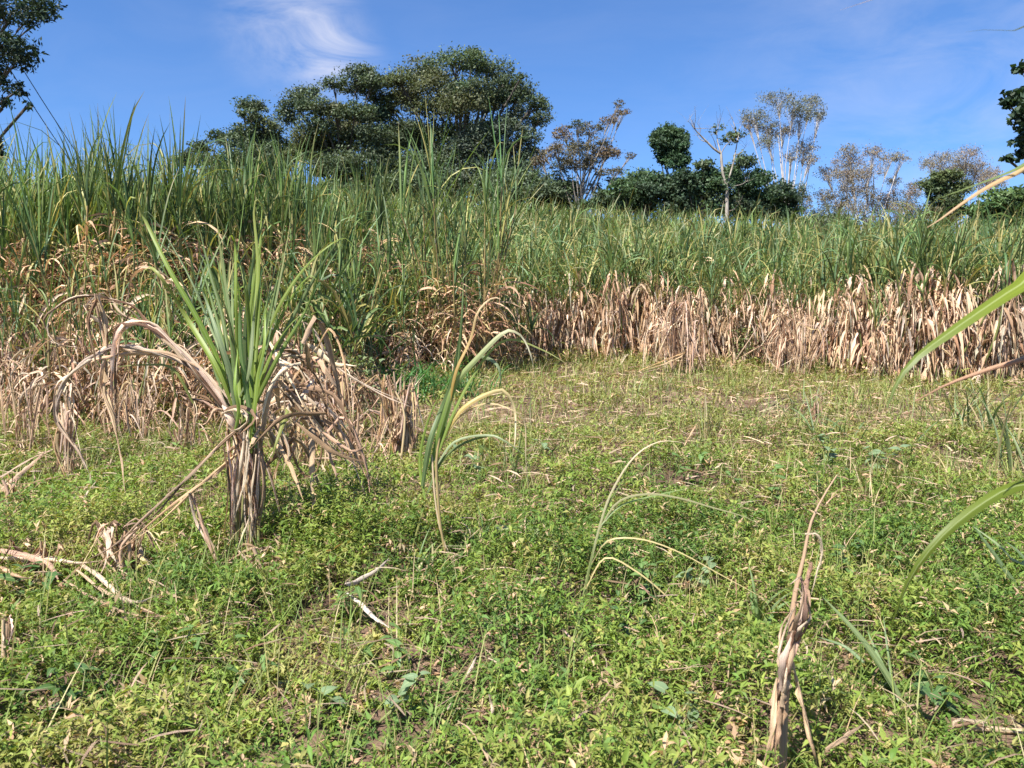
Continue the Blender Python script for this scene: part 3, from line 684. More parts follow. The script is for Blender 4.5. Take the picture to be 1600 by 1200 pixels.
# the rest of the field up the slope
far = Geo()
FT = []
for _ in range(16):                          # eight finer ones for the near rows, eight coarser ones for up the slope
    st, gr, dr = cane_clump('far', 1.0 if _ < 8 else 0.8, 5 if _ < 8 else 3)
    FT.append([(np.concatenate(g.V), np.concatenate(g.F), np.concatenate(g.R), np.concatenate(g.K)) for g in (gr, dr)])
fg, fd = Geo(), Geo()
for e, x, y in pts:
    if (e, x, y) in sset: continue
    if y > 27 and rng.random() < 0.48: continue
    if abs(x) > 0.68 * y + 1.5: continue
    t = FT[rng.integers(0, 8) + (8 if y > 27 else 0)]
    a = U(0, 6.28); s = U(0.82, 1.35) * (1.0 if y < 30 else 1.12); ca, sa = math.cos(a) * s, math.sin(a) * s
    M = np.array([[ca, -sa, 0], [sa, ca, 0], [0, 0, s]]); o = on_ground(x, y)
    v = U(0.6, 1.35)
    for g, (V, F, R, K) in zip((fg, fd), t): g.add(V @ M.T + o, F, R, K * v)
root = empty('sugarcane_field', on_ground(0, 40))
tag(root, 'green sugarcane covering the slope up to the ridge', 'sugarcane field', kind='stuff')
tag(fg.build('green_leaves', 'cane_leaf_far', root, on_ground(0, 40)), kind='stuff')
tag(fd.build('dry_leaves', 'dry_leaf', root, on_ground(0, 40)), kind='stuff')
print('cane spots', len(pts), 'single', len(single), 'far verts', fg.n)
# ------------------------------------------------------------------ ground cover of the clearing
CLEAR = []                        # spots of single plants and fallen leaves, where the carpet stays low
BARE = [(gnd(px, py)[:2], r, k) for px, py, r, k in [(770, 640, 1.3, 0.6), (870, 668, 0.9, 0.75), (1010, 700, 0.8, 0.6), (700, 660, 0.9, 0.6), (640, 770, 0.35, 0.5), (900, 960, 0.25, 0.5), (930, 715, 0.7, 0.7), (1240, 690, 0.7, 0.35), (1060, 640, 0.9, 0.6), (1000, 610, 1.1, 0.5), (1180, 640, 0.8, 0.5), (1400, 660, 0.8, 0.4), (840, 610, 1.0, 0.5), (560, 760, 0.4, 0.4), (1450, 720, 0.5, 0.4)]]
def bare_mask(x, y):
    m = np.zeros_like(x)
    for c, r, k in BARE: m = np.maximum(m, k * np.exp(-((x - c[0]) ** 2 + (y - c[1]) ** 2) / (r * r)))
    return m
def clear_mask(x, y):
    m = np.zeros_like(x)
    for cx, cy, r in CLEAR: m = np.maximum(m, np.exp(-((x - cx) ** 2 + (y - cy) ** 2) / (r * r)))
    return m
def vnoise(x, y, f, seed=0):
    r = np.random.default_rng(seed); o = 0
    for i in range(5):
        a = r.uniform(0, 6.28, 4); kx, ky = r.normal(0, 1, 2)
        o = o + np.sin(f * (kx * x + ky * y) * 1.7 + a[0]) * np.cos(f * (ky * x - kx * y) * 1.1 + a[1])
    return o / 5
def wedge(n, y0, y1, m=1.1):
    """random spots in the part of the clearing in view, with a margin at the sides"""
    y = np.sqrt(rng.uniform(y0 * y0, y1 * y1, n)); x = rng.uniform(-1, 1, n) * (y * 0.66 + m)
    e = y - edge_depth(col_px(x, y))
    ok = (e < 0.6)
    return x[ok], y[ok]
def leaf_blades(base, az, el, L, W, droop, fine):
    """small pointed leaves"""
    n = len(base)
    ca, sa = np.cos(az), np.sin(az)
    d0 = np.stack([np.cos(el) * ca, np.cos(el) * sa, np.sin(el)], -1)
    e1 = el - droop; d1 = np.stack([np.cos(e1) * ca, np.cos(e1) * sa, np.sin(e1)], -1)
    s = np.stack([-sa, ca, np.zeros(n)], -1); up = np.cross(d0, s)
    tw = rng.normal(0, 0.45, n)[:, None]; s = s * np.cos(tw) + up * np.sin(tw)
    L, W = L[:, None], W[:, None]
    m1 = base + d0 * L * 0.35; m2 = m1 + (d0 + d1) * 0.5 * L * 0.3; tip = m2 + d1 * L * 0.4
    lift = up * W * 0.22
    if fine:
        V = np.stack([base, m1 - s * W * .5 + lift, m1 - 0 * s, m1 + s * W * .5 + lift, m2 - s * W * .40 + lift, m2, m2 + s * W * .40 + lift, tip], 1)
        o = (np.arange(n) * 8)[:, None]
        F4 = np.concatenate([o + np.array([[2, 1, 4, 5]]), o + np.array([[3, 2, 5, 6]])]); F3 = np.concatenate([o + np.array([[0, 1, 2]]), o + np.array([[0, 2, 3]]), o + np.array([[4, 7, 5]]), o + np.array([[5, 7, 6]])])
        return V.reshape(-1, 3), F4, F3, 8
    mm = base + d0 * L * 0.45
    V = np.stack([base, mm - s * W * .5 + lift, tip, mm + s * W * .5 + lift], 1)
    o = (np.arange(n) * 4)[:, None]
    return V.reshape(-1, 3), o + np.array([[0, 1, 2, 3]]), None, 4
# ------------------------------------------------------------------ single plants of the clearing
GA, GB, GP = (0.175, 0.245, 0.045), (0.125, 0.185, 0.065), (0.23, 0.28, 0.15)      # fresh, blue-green, pale underside
D1, D2, D3, D4 = (0.52, 0.355, 0.235), (0.66, 0.51, 0.375), (0.26, 0.16, 0.095), (0.56, 0.40, 0.22)
def px_strap(g, Y, pts, width, col, col_tip=None, **kw):
    """pts: (px, py, metres nearer(-) / farther(+) than the plant's own distance Y)"""
    P = [at(p[0], p[1], Y + (p[2] if len(p) > 2 else 0)) for p in pts]
    for q in P: q[2] = max(q[2], float(ground(q[0], q[1])) + 0.012)
    g.add(*strap(P, width, col, col_tip, **kw))
def part(name, root, Y, pts, width, col, col_tip=None, mat='cane_leaf', **kw):
    g = Geo(); px_strap(g, Y, pts, width, col, col_tip, **kw)
    return g.build(name, mat, root, np.array(root.location))
def green(root, Y, pts, width=0.05, col=GA, col_tip=None, **kw):
    kw = {'fold': 0.35, 'face': (U(-.5, .5), -0.8, U(.2, .7)), **kw}
    return part('leaf', root, Y, pts, width, jit(col, 1, .12)[0], col_tip, 'cane_leaf', **kw)
def dry(root, Y, pts, width=0.045, col=None, **kw):
    col = col if col is not None else [D1, D2, D1, D4, D3][rng.integers(0, 5)]
    kw = {'rag': 0.6, 'curl': U(0.3, 1.2), 'fold': 0.3, 'mottle': 0.3, 'face': (U(-.6, .6), -0.8, U(0, .6)), 'tip': 0.12, **kw}
    g = Geo()
    strips = 1 if width < .022 else (2 if width < .038 else (3 if width < .052 else 4))          # a wide dead leaf is torn into strips
    for i in range(strips):
        o = (i - (strips - 1) / 2) * width * 60
        q = [(p[0] + o * U(.3, 1.1) + rng.normal(0, 2), p[1] + rng.normal(0, 3) + abs(o) * U(-.3, .6), (p[2] if len(p) > 2 else 0) + rng.normal(0, .015)) for p in pts]
        if i: q = q[: max(3, len(q) - int(rng.integers(0, 2)))]
        px_strap(g, Y, q, width * (1 if strips == 1 else U(.4, .75)), jit(col if rng.random() < .6 else [D1, D2, D3][rng.integers(0, 3)], 1, .2)[0], None, **{**kw, 'twist0': U(-.5, .5)})
    return g.build('dry_leaf', 'dry_leaf', root, np.array(root.location))
def stalk(root, Y, pts, r, col, name='stalk', n=12, sides=7):
    P = [at(p[0], p[1], Y + (p[2] if len(p) > 2 else 0)) for p in pts]
    rr = np.atleast_1d(r) if np.ndim(r) else np.array([r, r * 0.8])
    return Geo().add(*tube(P, rr, col, sides=sides, n=n)).build(name, 'stalk_skin', root, np.array(root.location))
def dry_tangle(root, Y, box, n, L=(0.25, 0.6), w=(0.02, 0.05), spread=0.25, hang=1.0):
    """n dead leaves that start in a box of the photograph and hang or sprawl from there"""
    for _ in range(n):
        a = at(U(box[0], box[2]), U(box[1], box[3]), Y + rng.normal(0, spread))
        az, l = U(0, 6.28), U(*L)
        o = np.array([math.cos(az), math.sin(az), 0]) * l
        if rng.random() < .4: q = [a, a + o * 0.25 + np.array([0, 0, U(-0.05, 0.12) * l / 0.4]), a + o * 0.5 + np.array([0, 0, -hang * U(0.1, 0.5) * l]), a + o * U(0.5, 0.8) + np.array([0, 0, -hang * U(0.5, 0.95) * l])]
        else: q = [a, a + o * .5 + np.array([0, 0, -hang * U(.0, .6) * l]) + rng.normal(0, .02, 3), a + o * U(.8, 1) + np.array([0, 0, -hang * U(.2, 1.2) * l])]
        for p in q: p[2] = max(p[2], float(ground(p[0], p[1])) + 0.012)
        Geo().add(*strap(q, U(*w), jit([D1, D2, D1, D4, D3][rng.integers(0, 5)], 1, .15)[0], rag=0.5, curl=U(0.2, 1), face=(U(-1, 1), -0.7, U(0, .8)), mottle=0.3, tip=0.12, segs=10, across=3)).build('dry_leaf', 'dry_leaf', root, np.array(root.location))

# --- the nearest cane clump: green fan over a bundle of dead sheaths, a dead shoot bent over to the left
b = gnd(380, 880); Y = b[1]
hero = empty('sugarcane_clump', b); CLEAR.append((b[0], b[1] - .1, .28)); CLEAR.append((b[0] - .5, b[1] - .35, .3)); CLEAR.append((b[0] - .9, b[1] - .5, .3))
tag(hero, 'nearest sugarcane clump, fresh green leaf fan above a bundle of dead leaves', 'sugarcane')
for pts, w, c in [
    ([(374, 668), (342, 570), (305, 492), (264, 420), (226, 342), (210, 308), (198, 318), (192, 372)], .055, GA),
    ([(376, 665), (335, 570), (290, 495), (250, 432), (232, 417), (222, 430), (219, 458)], .062, GA),
    ([(378, 660, -.05), (360, 590, -.1), (342, 530, -.15), (322, 470, -.2), (312, 446, -.2)], .066, GP),
    ([(372, 650), (362, 520, .1), (346, 410, .15), (336, 318, .2)], .05, GB), ([(374, 650), (352, 520, .2), (330, 430, .3), (310, 352, .4)], .045, GB),
    ([(380, 650), (384, 520), (396, 410, .1), (418, 325, .2)], .055, GB), ([(386, 650), (400, 540, .1), (424, 440, .2), (448, 335, .3)], .05, GB),
    ([(385, 655), (402, 570), (430, 490, -.1), (470, 425, -.15), (512, 385, -.2), (540, 372, -.2), (556, 390, -.2)], .05, GA),
    ([(390, 660), (405, 600, -.1), (430, 540, -.2), (455, 505, -.25), (478, 487, -.3)], .048, GA),
    ([(377, 650), (370, 560), (368, 470, -.1), (367, 385, -.1), (360, 368, -.12), (354, 390, -.15)], .05, GA),
    ([(384, 650), (390, 540), (384, 450, -.1), (376, 412, -.15), (366, 412, -.2), (362, 440, -.2)], .052, GA),
    ([(380, 650), (394, 520), (402, 420, .1), (396, 330, .15), (402, 312, .15), (414, 330, .1), (419, 360, .1)], .055, GA),
    ([(389, 680), (402, 600), (420, 520), (440, 420, .2), (455, 340, .3)], .045, GB),
    ([(388, 690, -.1), (396, 640, -.12), (402, 585, -.15), (412, 540, -.2), (414, 490, -.2), (424, 470, -.2)], .06, GA),
    ([(387, 690), (398, 630), (436, 555), (480, 480, .1), (505, 405, .2)], .046, GA),
    ([(376, 660), (355, 580, .2), (325, 500, .4), (300, 440, .5), (262, 372, .6), (230, 330, .6), (212, 345, .6)], .035, GP),
    ([(380, 655), (378, 560, -.1), (375, 480, -.15), (372, 440, -.2)], .056, GB), ([(382, 655), (388, 580, -.1), (396, 500, -.15), (402, 455, -.15)], .05, GP),
    ([(378, 655), (365, 540, .2), (362, 430, .3), (372, 345, .35)], .045, GP), ([(384, 650), (412, 520, .3), (440, 430, .45), (470, 375, .5), (484, 392, .5)], .04, GB),
    ([(384, 655), (408, 560, .15), (452, 470, .25), (486, 430, .25), (500, 450, .25)], .042, GA),
    ([(470, 590, -.1), (450, 640, -.15), (432, 690, -.2), (424, 722, -.2)], .04, (0.24, 0.24, 0.07)), ([(300, 588), (270, 576), (225, 570), (182, 573)], .03, (0.22, 0.25, 0.07)),
    ([(382, 690, -.1), (372, 640, -.12), (366, 600, -.15), (372, 540, -.15)], .05, GA), ([(380, 670), (372, 590), (358, 500), (342, 452)], .05, GB)]:
    green(hero, Y, [(p[0] + (rng.normal(0, 15) if i == 0 else 0), p[1] + (U(-30, 60) if i == 0 else 0), (p[2] if len(p) > 2 else 0) + U(-.08, .08)) for i, p in enumerate(pts)], w * .58, c, (0.3, 0.27, 0.1) if rng.random() < .3 else None, twist=U(-.9, .9))
for _ in range(15):                                  # thin blades filling the fan
    a = rng.normal(0, .22); l = U(170, 350); x0 = 380 + U(-20, 22)
    green(hero, Y + U(-.05, .2), [(x0, 660), (x0 + math.sin(a) * l * .4, 660 - l * .42, .1), (x0 + math.sin(a) * l * .85, 660 - l * .8, .2), (x0 + math.sin(a) * l * 1.15, 660 - l * U(.9, 1.05), .25)], U(.015, .032), GB if rng.random() < .6 else GA, twist=U(-1, 1))
for x0, x1, r in [(368, 374, .014), (392, 385, .016), (402, 392, .013), (378, 378, .015)]:
    stalk(hero, Y, [(x0, 884), (x0 + 3, 780), (x1, 690), (x1 + 2, 640)], r, (0.20, 0.20, 0.08))
for _ in range(30):                                  # dead sheaths wrapped round the foot
    x0 = U(350, 412); x1 = 388 + (x0 - 380) * .9 + rng.normal(0, 17); y0 = U(640, 720); y1 = U(790, 885)
    dry(hero, Y + rng.normal(0, .06), [(x0, y0), ((x0 + x1) / 2 + rng.normal(0, 5), (y0 + y1) / 2, -.03), (x1, y1, U(-.1, .1))], U(.014, .042), face=(U(-.5, .5), -1, .15))
for pts, w, c in [                                   # the dead shoot bent to the left and its curled leaves
    ([(392, 720), (366, 655, -.05), (338, 612, -.1), (305, 572, -.1), (268, 532, -.1), (236, 506, -.12), (205, 502, -.15), (186, 520, -.15), (178, 580, -.15), (180, 650, -.12)], .075, D3),
    ([(372, 690), (345, 630, -.05), (310, 584, -.1), (275, 545, -.1), (240, 515, -.1), (205, 482, -.1), (160, 468, -.12), (112, 474, -.15)], .06, D3),
    ([(300, 575, -.1), (255, 552, -.1), (205, 546, -.12), (170, 550, -.15), (130, 566, -.18), (98, 600, -.2), (86, 640, -.2), (96, 672, -.2), (122, 704, -.2), (142, 742, -.2)], .075, D2),
    ([(205, 482, -.1), (165, 466, -.1), (120, 466, -.1), (84, 484, -.1), (72, 512, -.1), (90, 536, -.1), (122, 545, -.1), (146, 550, -.1)], .035, D3),
    ([(150, 462, -.15), (156, 490, -.15), (166, 540, -.15), (158, 580, -.15), (160, 612, -.15), (176, 652, -.15), (184, 700, -.15), (198, 770, -.15)], .055, D1),
    ([(148, 470, -.2), (140, 500, -.2), (146, 550, -.2), (152, 600, -.2)], .05, D3), ([(230, 508), (255, 520, -.02), (290, 560, -.05)], .06, D3),
    ([(150, 468, -.1), (168, 520, -.05), (164, 570, 0), (140, 590, 0)], .03, D1), ([(345, 640), (320, 625), (292, 622), (280, 610)], .07, D3), ([(360, 640), (345, 605), (318, 590), (300, 600)], .06, D1),
    ([(200, 490, -.1), (182, 545, -.1), (178, 600, -.1), (182, 690, -.1)], .028, D2), ([(92, 660, -.2), (88, 700, -.2), (104, 745, -.2)], .05, D4), ([(240, 512), (210, 498), (180, 482), (172, 462)], .05, D1),
    ([(396, 655), (350, 690, -.15), (300, 735, -.3), (240, 800, -.5), (180, 850, -.6), (120, 885, -.7)], .045, D1), ([(392, 690), (345, 725, -.1), (300, 765, -.25), (250, 810, -.4), (200, 850, -.5), (150, 885, -.6)], .04, D4),
    ([(300, 770, -.3), (312, 812, -.3), (326, 850, -.3), (345, 892, -.3)], .055, D1), ([(396, 800, -.1), (384, 832, -.15), (372, 862, -.2)], .03, D2), ([(425, 830), (440, 848), (452, 862)], .05, D1),
    ([(385, 880, -.1), (400, 868, -.12), (422, 860, -.15), (435, 872, -.15)], .05, D2), ([(350, 645, -.1), (372, 640, -.15), (392, 652, -.15), (372, 672, -.15), (352, 664, -.15)], .06, D2)]:
    dry(hero, Y, pts, w * .72, c)
for pts, w, c in [                                   # dead leaves fallen to the right
    ([(405, 600, .1), (440, 590, .15), (480, 640, .2), (515, 690, .2), (560, 725, .25)], .06, D1), ([(412, 560, .2), (450, 545, .3), (490, 575, .35), (520, 640, .4)], .06, D1),
    ([(430, 600, .1), (470, 640, .15), (505, 690, .1), (500, 735, .05), (462, 752, 0)], .035, D2), ([(500, 545, .5), (530, 575, .5), (590, 610, .5), (640, 632, .5)], .035, D2),
    ([(420, 640), (450, 700), (440, 740)], .04, D1), ([(440, 560, .2), (445, 620, .2), (448, 700, .2)], .045, D1), ([(415, 590, .2), (425, 560, .25), (450, 550, .3), (478, 556, .3)], .06, D2)]:
    dry(hero, Y, pts, w * .72, c)
dry_tangle(hero, Y + .45, (405, 530, 510, 690), 60, (.3, .6), (.02, .05), .3)
dry_tangle(hero, Y - .05, (345, 630, 410, 690), 5, (.12, .25), (.02, .04), .05)

# --- heaps of dead cane left of it and behind it
def dead_clump(px, py, h_px, n, label, spread_px=30, w=(.025, .06), green_n=0, name='dead_cane_clump'):
    b = gnd(px, py); Y = b[1]
    r = empty(name, b); tag(r, label, 'dead cane'); CLEAR.append((b[0], b[1] - .15, .35))
    for i in range(max(2, n // 12)):
        x0 = px + U(-.4, .4) * spread_px
        stalk(r, Y + rng.normal(0, .08), [(x0, py), (x0 + U(-.3, .3) * spread_px, py - h_px * .5), (x0 + U(-.7, .7) * spread_px, py - h_px * U(.7, 1))], U(.008, .015), jit((0.38, 0.26, 0.16), 1)[0], n=6, sides=5)
    for i in range(n):
        x0 = px + rng.normal(0, .35) * spread_px; top = py - h_px * U(.35, 1.0); dx = rng.normal(0, .8) * spread_px
        dy = U(-.25, .25)
        mode = rng.random()
        if mode < .28: pts = [(x0, top), (x0 + dx * .5, top + U(-.12, .1) * h_px, dy * .5), (x0 + dx, top + U(.1, .45) * h_px, dy), (x0 + dx * U(.9, 1.4), min(top + U(.4, .9) * h_px, py + 12), dy * 1.3)]
        elif mode < .6:                              # stiff and leaning
            pts = [(x0 + dx * .2, py + U(-.3, .05) * h_px, 0), (x0 + dx * .55, (py + top) / 2 + U(-.05, .05) * h_px, dy * .4), (x0 + dx * 1.0, top, dy)]
        else:                                        # snapped over: straight, a sharp kink, straight down
            kx, ky = x0 + dx * U(.3, .8), top + U(-.05, .15) * h_px; ex, ey = kx + rng.normal(0, .7) * spread_px, min(ky + U(.3, .9) * h_px, py + 10)
            pts = [(x0, py - U(0, .3) * h_px, 0), (x0 * .08 + kx * .92, ky + 6, dy * .5), (kx, ky, dy * .5), (kx * .9 + ex * .1, ky + 6, dy * .6), (ex, ey, dy)]
        dry(r, Y, pts, U(*w), across=3, segs=10)
    for i in range(green_n):
        dx = rng.normal(0, 1) * spread_px
        green(r, Y, [(px + dx * .1, py - h_px * .2), (px + dx * .5, py - h_px * .8), (px + dx, py - h_px * U(1, 1.3))], U(.02, .035), GB)
    return r
dead_clump(628, 722, 150, 26, 'upright dead cane stub with pale split leaves left of the leaning cane', 26, (.03, .055))
dead_clump(520, 690, 130, 68, 'tangle of dead cane leaves between the nearest clump and the dead stub', 60, (.02, .05))
dead_clump(20, 660, 150, 68, 'dead grey cane clump at the left edge under the tall stand', 40, (.025, .06))
dead_clump(62, 648, 140, 57, 'pale dead cane clump beside the dead grey one at the left edge', 30, (.02, .045))
dead_clump(250, 625, 120, 61, 'dead cane clump behind the bent-over dead shoot', 60, (.02, .04))
dead_clump(105, 742, 130, 12, 'standing dead cane stub below the big curled leaf', 12, (.035, .06))
dead_clump(175, 690, 90, 27, 'low dead leaves behind the hanging curled leaf', 30, (.02, .04))
dead_clump(1065, 585, 140, 52, 'tent-shaped pile of dead cane leaves against the tan field edge', 42, (.03, .06))
dead_clump(1275, 672, 50, 14, 'small dead tuft standing in the right of the clearing', 9, (.02, .035))
dead_clump(1420, 600, 90, 40, 'grey dead clump at the foot of the upright blue-green cane', 40, (.025, .05))
dead_clump(1530, 590, 80, 30, 'dead cane heap in shade at the right end of the field edge', 40, (.025, .05))
dead_clump(1240, 590, 110, 40, 'collapsed dead cane in the right half of the field edge', 40, (.03, .06))
dead_clump(130, 640, 150, 68, 'brown dead cane clump in the front of the left stand', 60, (.02, .05))
dead_clump(330, 640, 120, 61, 'dead cane tangle directly behind the nearest clump', 50, (.02, .05))
dead_clump(460, 640, 110, 68, 'dead cane clump between the nearest and the arching clump', 50, (.02, .05))
dead_clump(575, 655, 80, 44, 'low dead cane beside the emerald grass', 40, (.02, .045))
for px, py, h, n, sp_, lb in [(40, 705, 130, 30, 34, 'dead cane stubs nearest the left edge, in front of the stand'), (215, 700, 120, 26, 40, 'thin dead cane between curled leaf and nearest clump'), (300, 720, 110, 26, 36, 'thin dead stalks just left of the nearest clump'), (470, 735, 120, 34, 44, 'thin dead cane tangle right of the nearest clump'), (560, 735, 100, 26, 40, 'low dead stalks left of the upright dead stub'), (400, 690, 130, 30, 50, 'dead straw standing right behind the nearest clump')]:
    dead_clump(px, py, h, n, lb, sp_, (.010, .032))
dead_clump(8, 1030, 70, 8, 'dead folded leaf at the lower left edge', 10, (.02, .035))
dead_clump(190, 905, 95, 26, 'broken dead cane lying below the bent shoot', 34, (.02, .05))
dead_clump(60, 900, 60, 16, 'flattened dead cane leaves at the left edge of the foreground', 50, (.02, .05))
dead_clump(400, 905, 50, 14, 'dead leaf scraps round the foot of the nearest clump', 40, (.02, .045))
dead_clump(15, 800, 60, 10, 'broken dead stalk leaning at the left edge', 16, (.015, .035))

# --- leaning thin cane with white-tipped leaves in the middle
b = gnd(690, 885); Y = b[1]
CLEAR.append((b[0], b[1] - .1, .25)); r = empty('leaning_cane', b); tag(r, 'thin leaning cane with green leaves drooping to white dry tips', 'sugarcane')
stalk(r, Y, [(700, 885), (688, 820), (684, 770), (682, 720), (690, 660)], (.007, .009), (0.32, 0.24, 0.11))
stalk(r, Y, [(708, 882), (690, 835), (680, 780), (675, 710)], (.005, .006), (0.42, 0.32, 0.2), 'dry_stem')
WHITE = (0.66, 0.56, 0.44)
for pts, w, c, ct in [([(672, 735), (692, 660), (712, 600), (745, 560), (785, 520), (803, 517), (818, 528), (830, 555), (836, 590)], .055, GA, WHITE),
                      ([(678, 720), (700, 640), (716, 560), (722, 490), (724, 440)], .04, GB, None), ([(660, 760), (672, 690), (690, 640), (708, 590), (718, 520)], .05, GB, None),
                      ([(680, 720), (706, 650), (740, 585), (770, 545), (800, 530), (850, 548), (885, 568)], .03, GA, (0.3, 0.3, 0.12)), ([(700, 640), (712, 580), (735, 530), (745, 490), (764, 468), (780, 466), (786, 478)], .03, (0.35, 0.22, 0.06), (0.66, 0.5, 0.35)),
                      ([(690, 690), (712, 650), (742, 625), (780, 610), (794, 618), (804, 645), (804, 690), (800, 710)], .042, (0.42, 0.30, 0.10), WHITE), ([(688, 700), (720, 650), (760, 630), (800, 640), (820, 660), (822, 720), (828, 780)], .018, (0.42, 0.32, 0.16), D2),
                      ([(748, 556), (768, 562), (780, 575), (783, 600)], .035, GP, None), ([(680, 730), (710, 690), (760, 680), (790, 690), (830, 720)], .024, GP, None), ([(668, 770), (690, 720), (730, 690), (790, 676)], .03, GB, None), ([(664, 780), (656, 720), (668, 660), (690, 610)], .028, GA, None),
                      ([(660, 800), (646, 850), (642, 890)], .02, (0.32, 0.32, 0.1), None)]:
    green(r, Y, [(p[0], p[1], U(-.04, .04) if i else 0) for i, p in enumerate(pts)], w * .68, c, ct, tipk=2.2, twist=U(-.6, .6))

# --- thin stalk with long arching straw-coloured blades
b = gnd(905, 965); Y = b[1]
CLEAR.append((b[0], b[1] - .1, .2)); r = empty('arching_grass', b); tag(r, 'slender grass clump with long thin arching blades in the middle foreground', 'grass clump')
ST, SG = (0.50, 0.42, 0.2), (0.20, 0.25, 0.09)
for pts, w, c, ct in [([(905, 965), (918, 900), (935, 830), (955, 770), (990, 715), (1030, 690), (1072, 692)], .020, SG, D2), ([(908, 960), (925, 870), (945, 800), (975, 745), (985, 700)], .018, SG, None),
                      ([(915, 920), (945, 872), (990, 890), (1040, 930), (1080, 975), (1100, 1015), (1118, 1050)], .014, ST, None), ([(925, 880), (950, 845), (1000, 842), (1060, 862), (1130, 900), (1200, 938), (1215, 945)], .014, ST, None),
                      ([(935, 830), (965, 785), (1010, 772), (1060, 778), (1110, 792), (1165, 808), (1190, 822)], .018, (0.34, 0.34, 0.17), None), ([(940, 820), (970, 790), (1020, 775), (1080, 762)], .016, SG, None), ([(880, 1010), (868, 940), (872, 890), (876, 870)], .016, SG, None), ([(905, 965), (890, 900), (870, 850), (840, 838)], .014, SG, None),
                      ([(896, 1000), (905, 950), (925, 900), (935, 880)], .018, SG, None), ([(890, 1070), (886, 1040), (890, 1010)], .012, D1, None)]:
    green(r, Y, [(p[0], p[1], .12 * i / len(pts) * (1 if w > .015 else -1.5)) for i, p in enumerate(pts)], w * .62, c, ct, fold=0.2, tipk=1.2)

# --- the dead stalk in the right foreground
b = gnd(1215, 1250); Y = b[1]
CLEAR.append((b[0], b[1], .2)); r = empty('dead_cane_stalk', b); tag(r, 'twisted dead brown cane stalk standing alone in the right foreground', 'dead cane')
stalk(r, Y, [(1222, 1260), (1226, 1120, .01), (1234, 1010, .02), (1242, 930, .03), (1256, 870, .04), (1266, 820, .05), (1284, 780, .06), (1308, 742, .07)], (.012, .013, .012, .011, .009, .006, .004, .002), (0.36, 0.24, 0.15), n=20)
for pts, w, c in [([(1216, 1060, -.03), (1208, 1110, -.04), (1200, 1160, -.05), (1186, 1215, -.05)], .022, D1), ([(1222, 1095, -.04), (1213, 1140, -.05), (1205, 1190, -.05)], .045, (0.40, 0.26, 0.165)), ([(1240, 1040, -.02), (1262, 1120, -.02), (1272, 1170, -.02), (1280, 1200)], .022, D1),
                  ([(1228, 1080, -.03), (1232, 1030, -.05), (1240, 990, -.05), (1252, 960, -.05), (1258, 925, -.05), (1250, 900, -.04), (1236, 910, -.03)], .05, D1), ([(1238, 1010, -.03), (1256, 985, -.05), (1266, 958, -.05), (1254, 930, -.05), (1240, 925, -.04)], .035, D3),
                  ([(1230, 1060, -.03), (1218, 1020, -.03), (1226, 980, -.03), (1240, 950, -.03)], .045, D1), ([(1250, 905), (1262, 940, -.03), (1252, 985, -.05), (1244, 1020, -.04)], .018, D2), ([(1262, 840), (1280, 836), (1284, 860), (1276, 890), (1266, 930)], .02, D2), ([(1272, 880), (1266, 905), (1256, 940)], .022, D1), ([(1232, 1050, -.04), (1236, 1010, -.05), (1246, 970, -.05)], .04, D3),
                  ([(1284, 785), (1270, 762), (1254, 745)], .006, D1), ([(1286, 790), (1305, 780), (1320, 772)], .006, D1), ([(1220, 1100, -.03), (1226, 1060, -.04), (1234, 1020, -.04)], .05, D1), ([(1212, 1120, -.02), (1218, 1080), (1228, 1030)], .04, D1)]:
    dry(r, Y, pts, w * .8, c, segs=16)

# --- cane standing just outside the right edge, its leaves reaching into view
b = on_ground(1.75, 1.95)
r = empty('sugarcane_clump', b); tag(r, 'cane outside the right edge whose large blurred leaves reach into view', 'sugarcane')
for i, (x, y, h) in enumerate([(1.75, 1.95, 2.3), (1.95, 1.75, 2.0), (1.85, 2.2, 2.2), (2.1, 2.0, 1.9)]):
    f = on_ground(x, y)
    Geo().add(*tube([f, f + [0.02, 0.02, h * .5], f + [-.03, .02, h]], [.017, .012], (0.18, 0.19, 0.07), sides=8, n=10)).build('stalk', 'stalk_skin', r, b)
def reach(pts, w, c, ct=None, start=None, mat='cane_leaf', nm='leaf', **kw):
    P = [np.array(start)] + [at(a, bb, y) for a, bb, y in pts] if start is not None else [at(a, bb, y) for a, bb, y in pts]
    Geo().add(*strap(P, w, c, ct, segs=30, **kw)).build(nm, mat, r, b)
GY = (0.19, 0.25, 0.015)
reach([(1680, 400, 1.75), (1600, 441, 1.7), (1540, 480, 1.67), (1480, 522, 1.65), (1430, 560, 1.64), (1402, 596, 1.64), (1386, 638, 1.64)], .052, GY, (0.12, 0.16, 0.04), (1.76, 1.95, 1.35), face=(-.25, -.55, .8), fold=.25)
reach([(1690, 540, 1.85), (1600, 562, 1.8), (1540, 580, 1.8), (1480, 602, 1.8), (1430, 627, 1.8)], .034, (0.50, 0.30, 0.19), None, (1.78, 1.95, 1.2), 'dry_leaf', 'dry_leaf', face=(0, -.5, .8), rag=.2, curl=1.2, tip=.15)
reach([(1660, 520, 1.6), (1615, 590, 1.6), (1585, 635, 1.6), (1563, 678, 1.6)], .034, (0.06, 0.10, 0.03), None, (1.76, 1.95, 1.5), face=(-.9, .3, .3))
reach([(1680, 770, 1.75), (1600, 757, 1.7), (1545, 780, 1.68), (1480, 830, 1.66), (1430, 890, 1.65), (1405, 945, 1.65), (1388, 995, 1.65)], .036, (0.11, 0.15, 0.018), None, (1.75, 1.95, 0.9), face=(.45, -.45, .75), fold=.3)
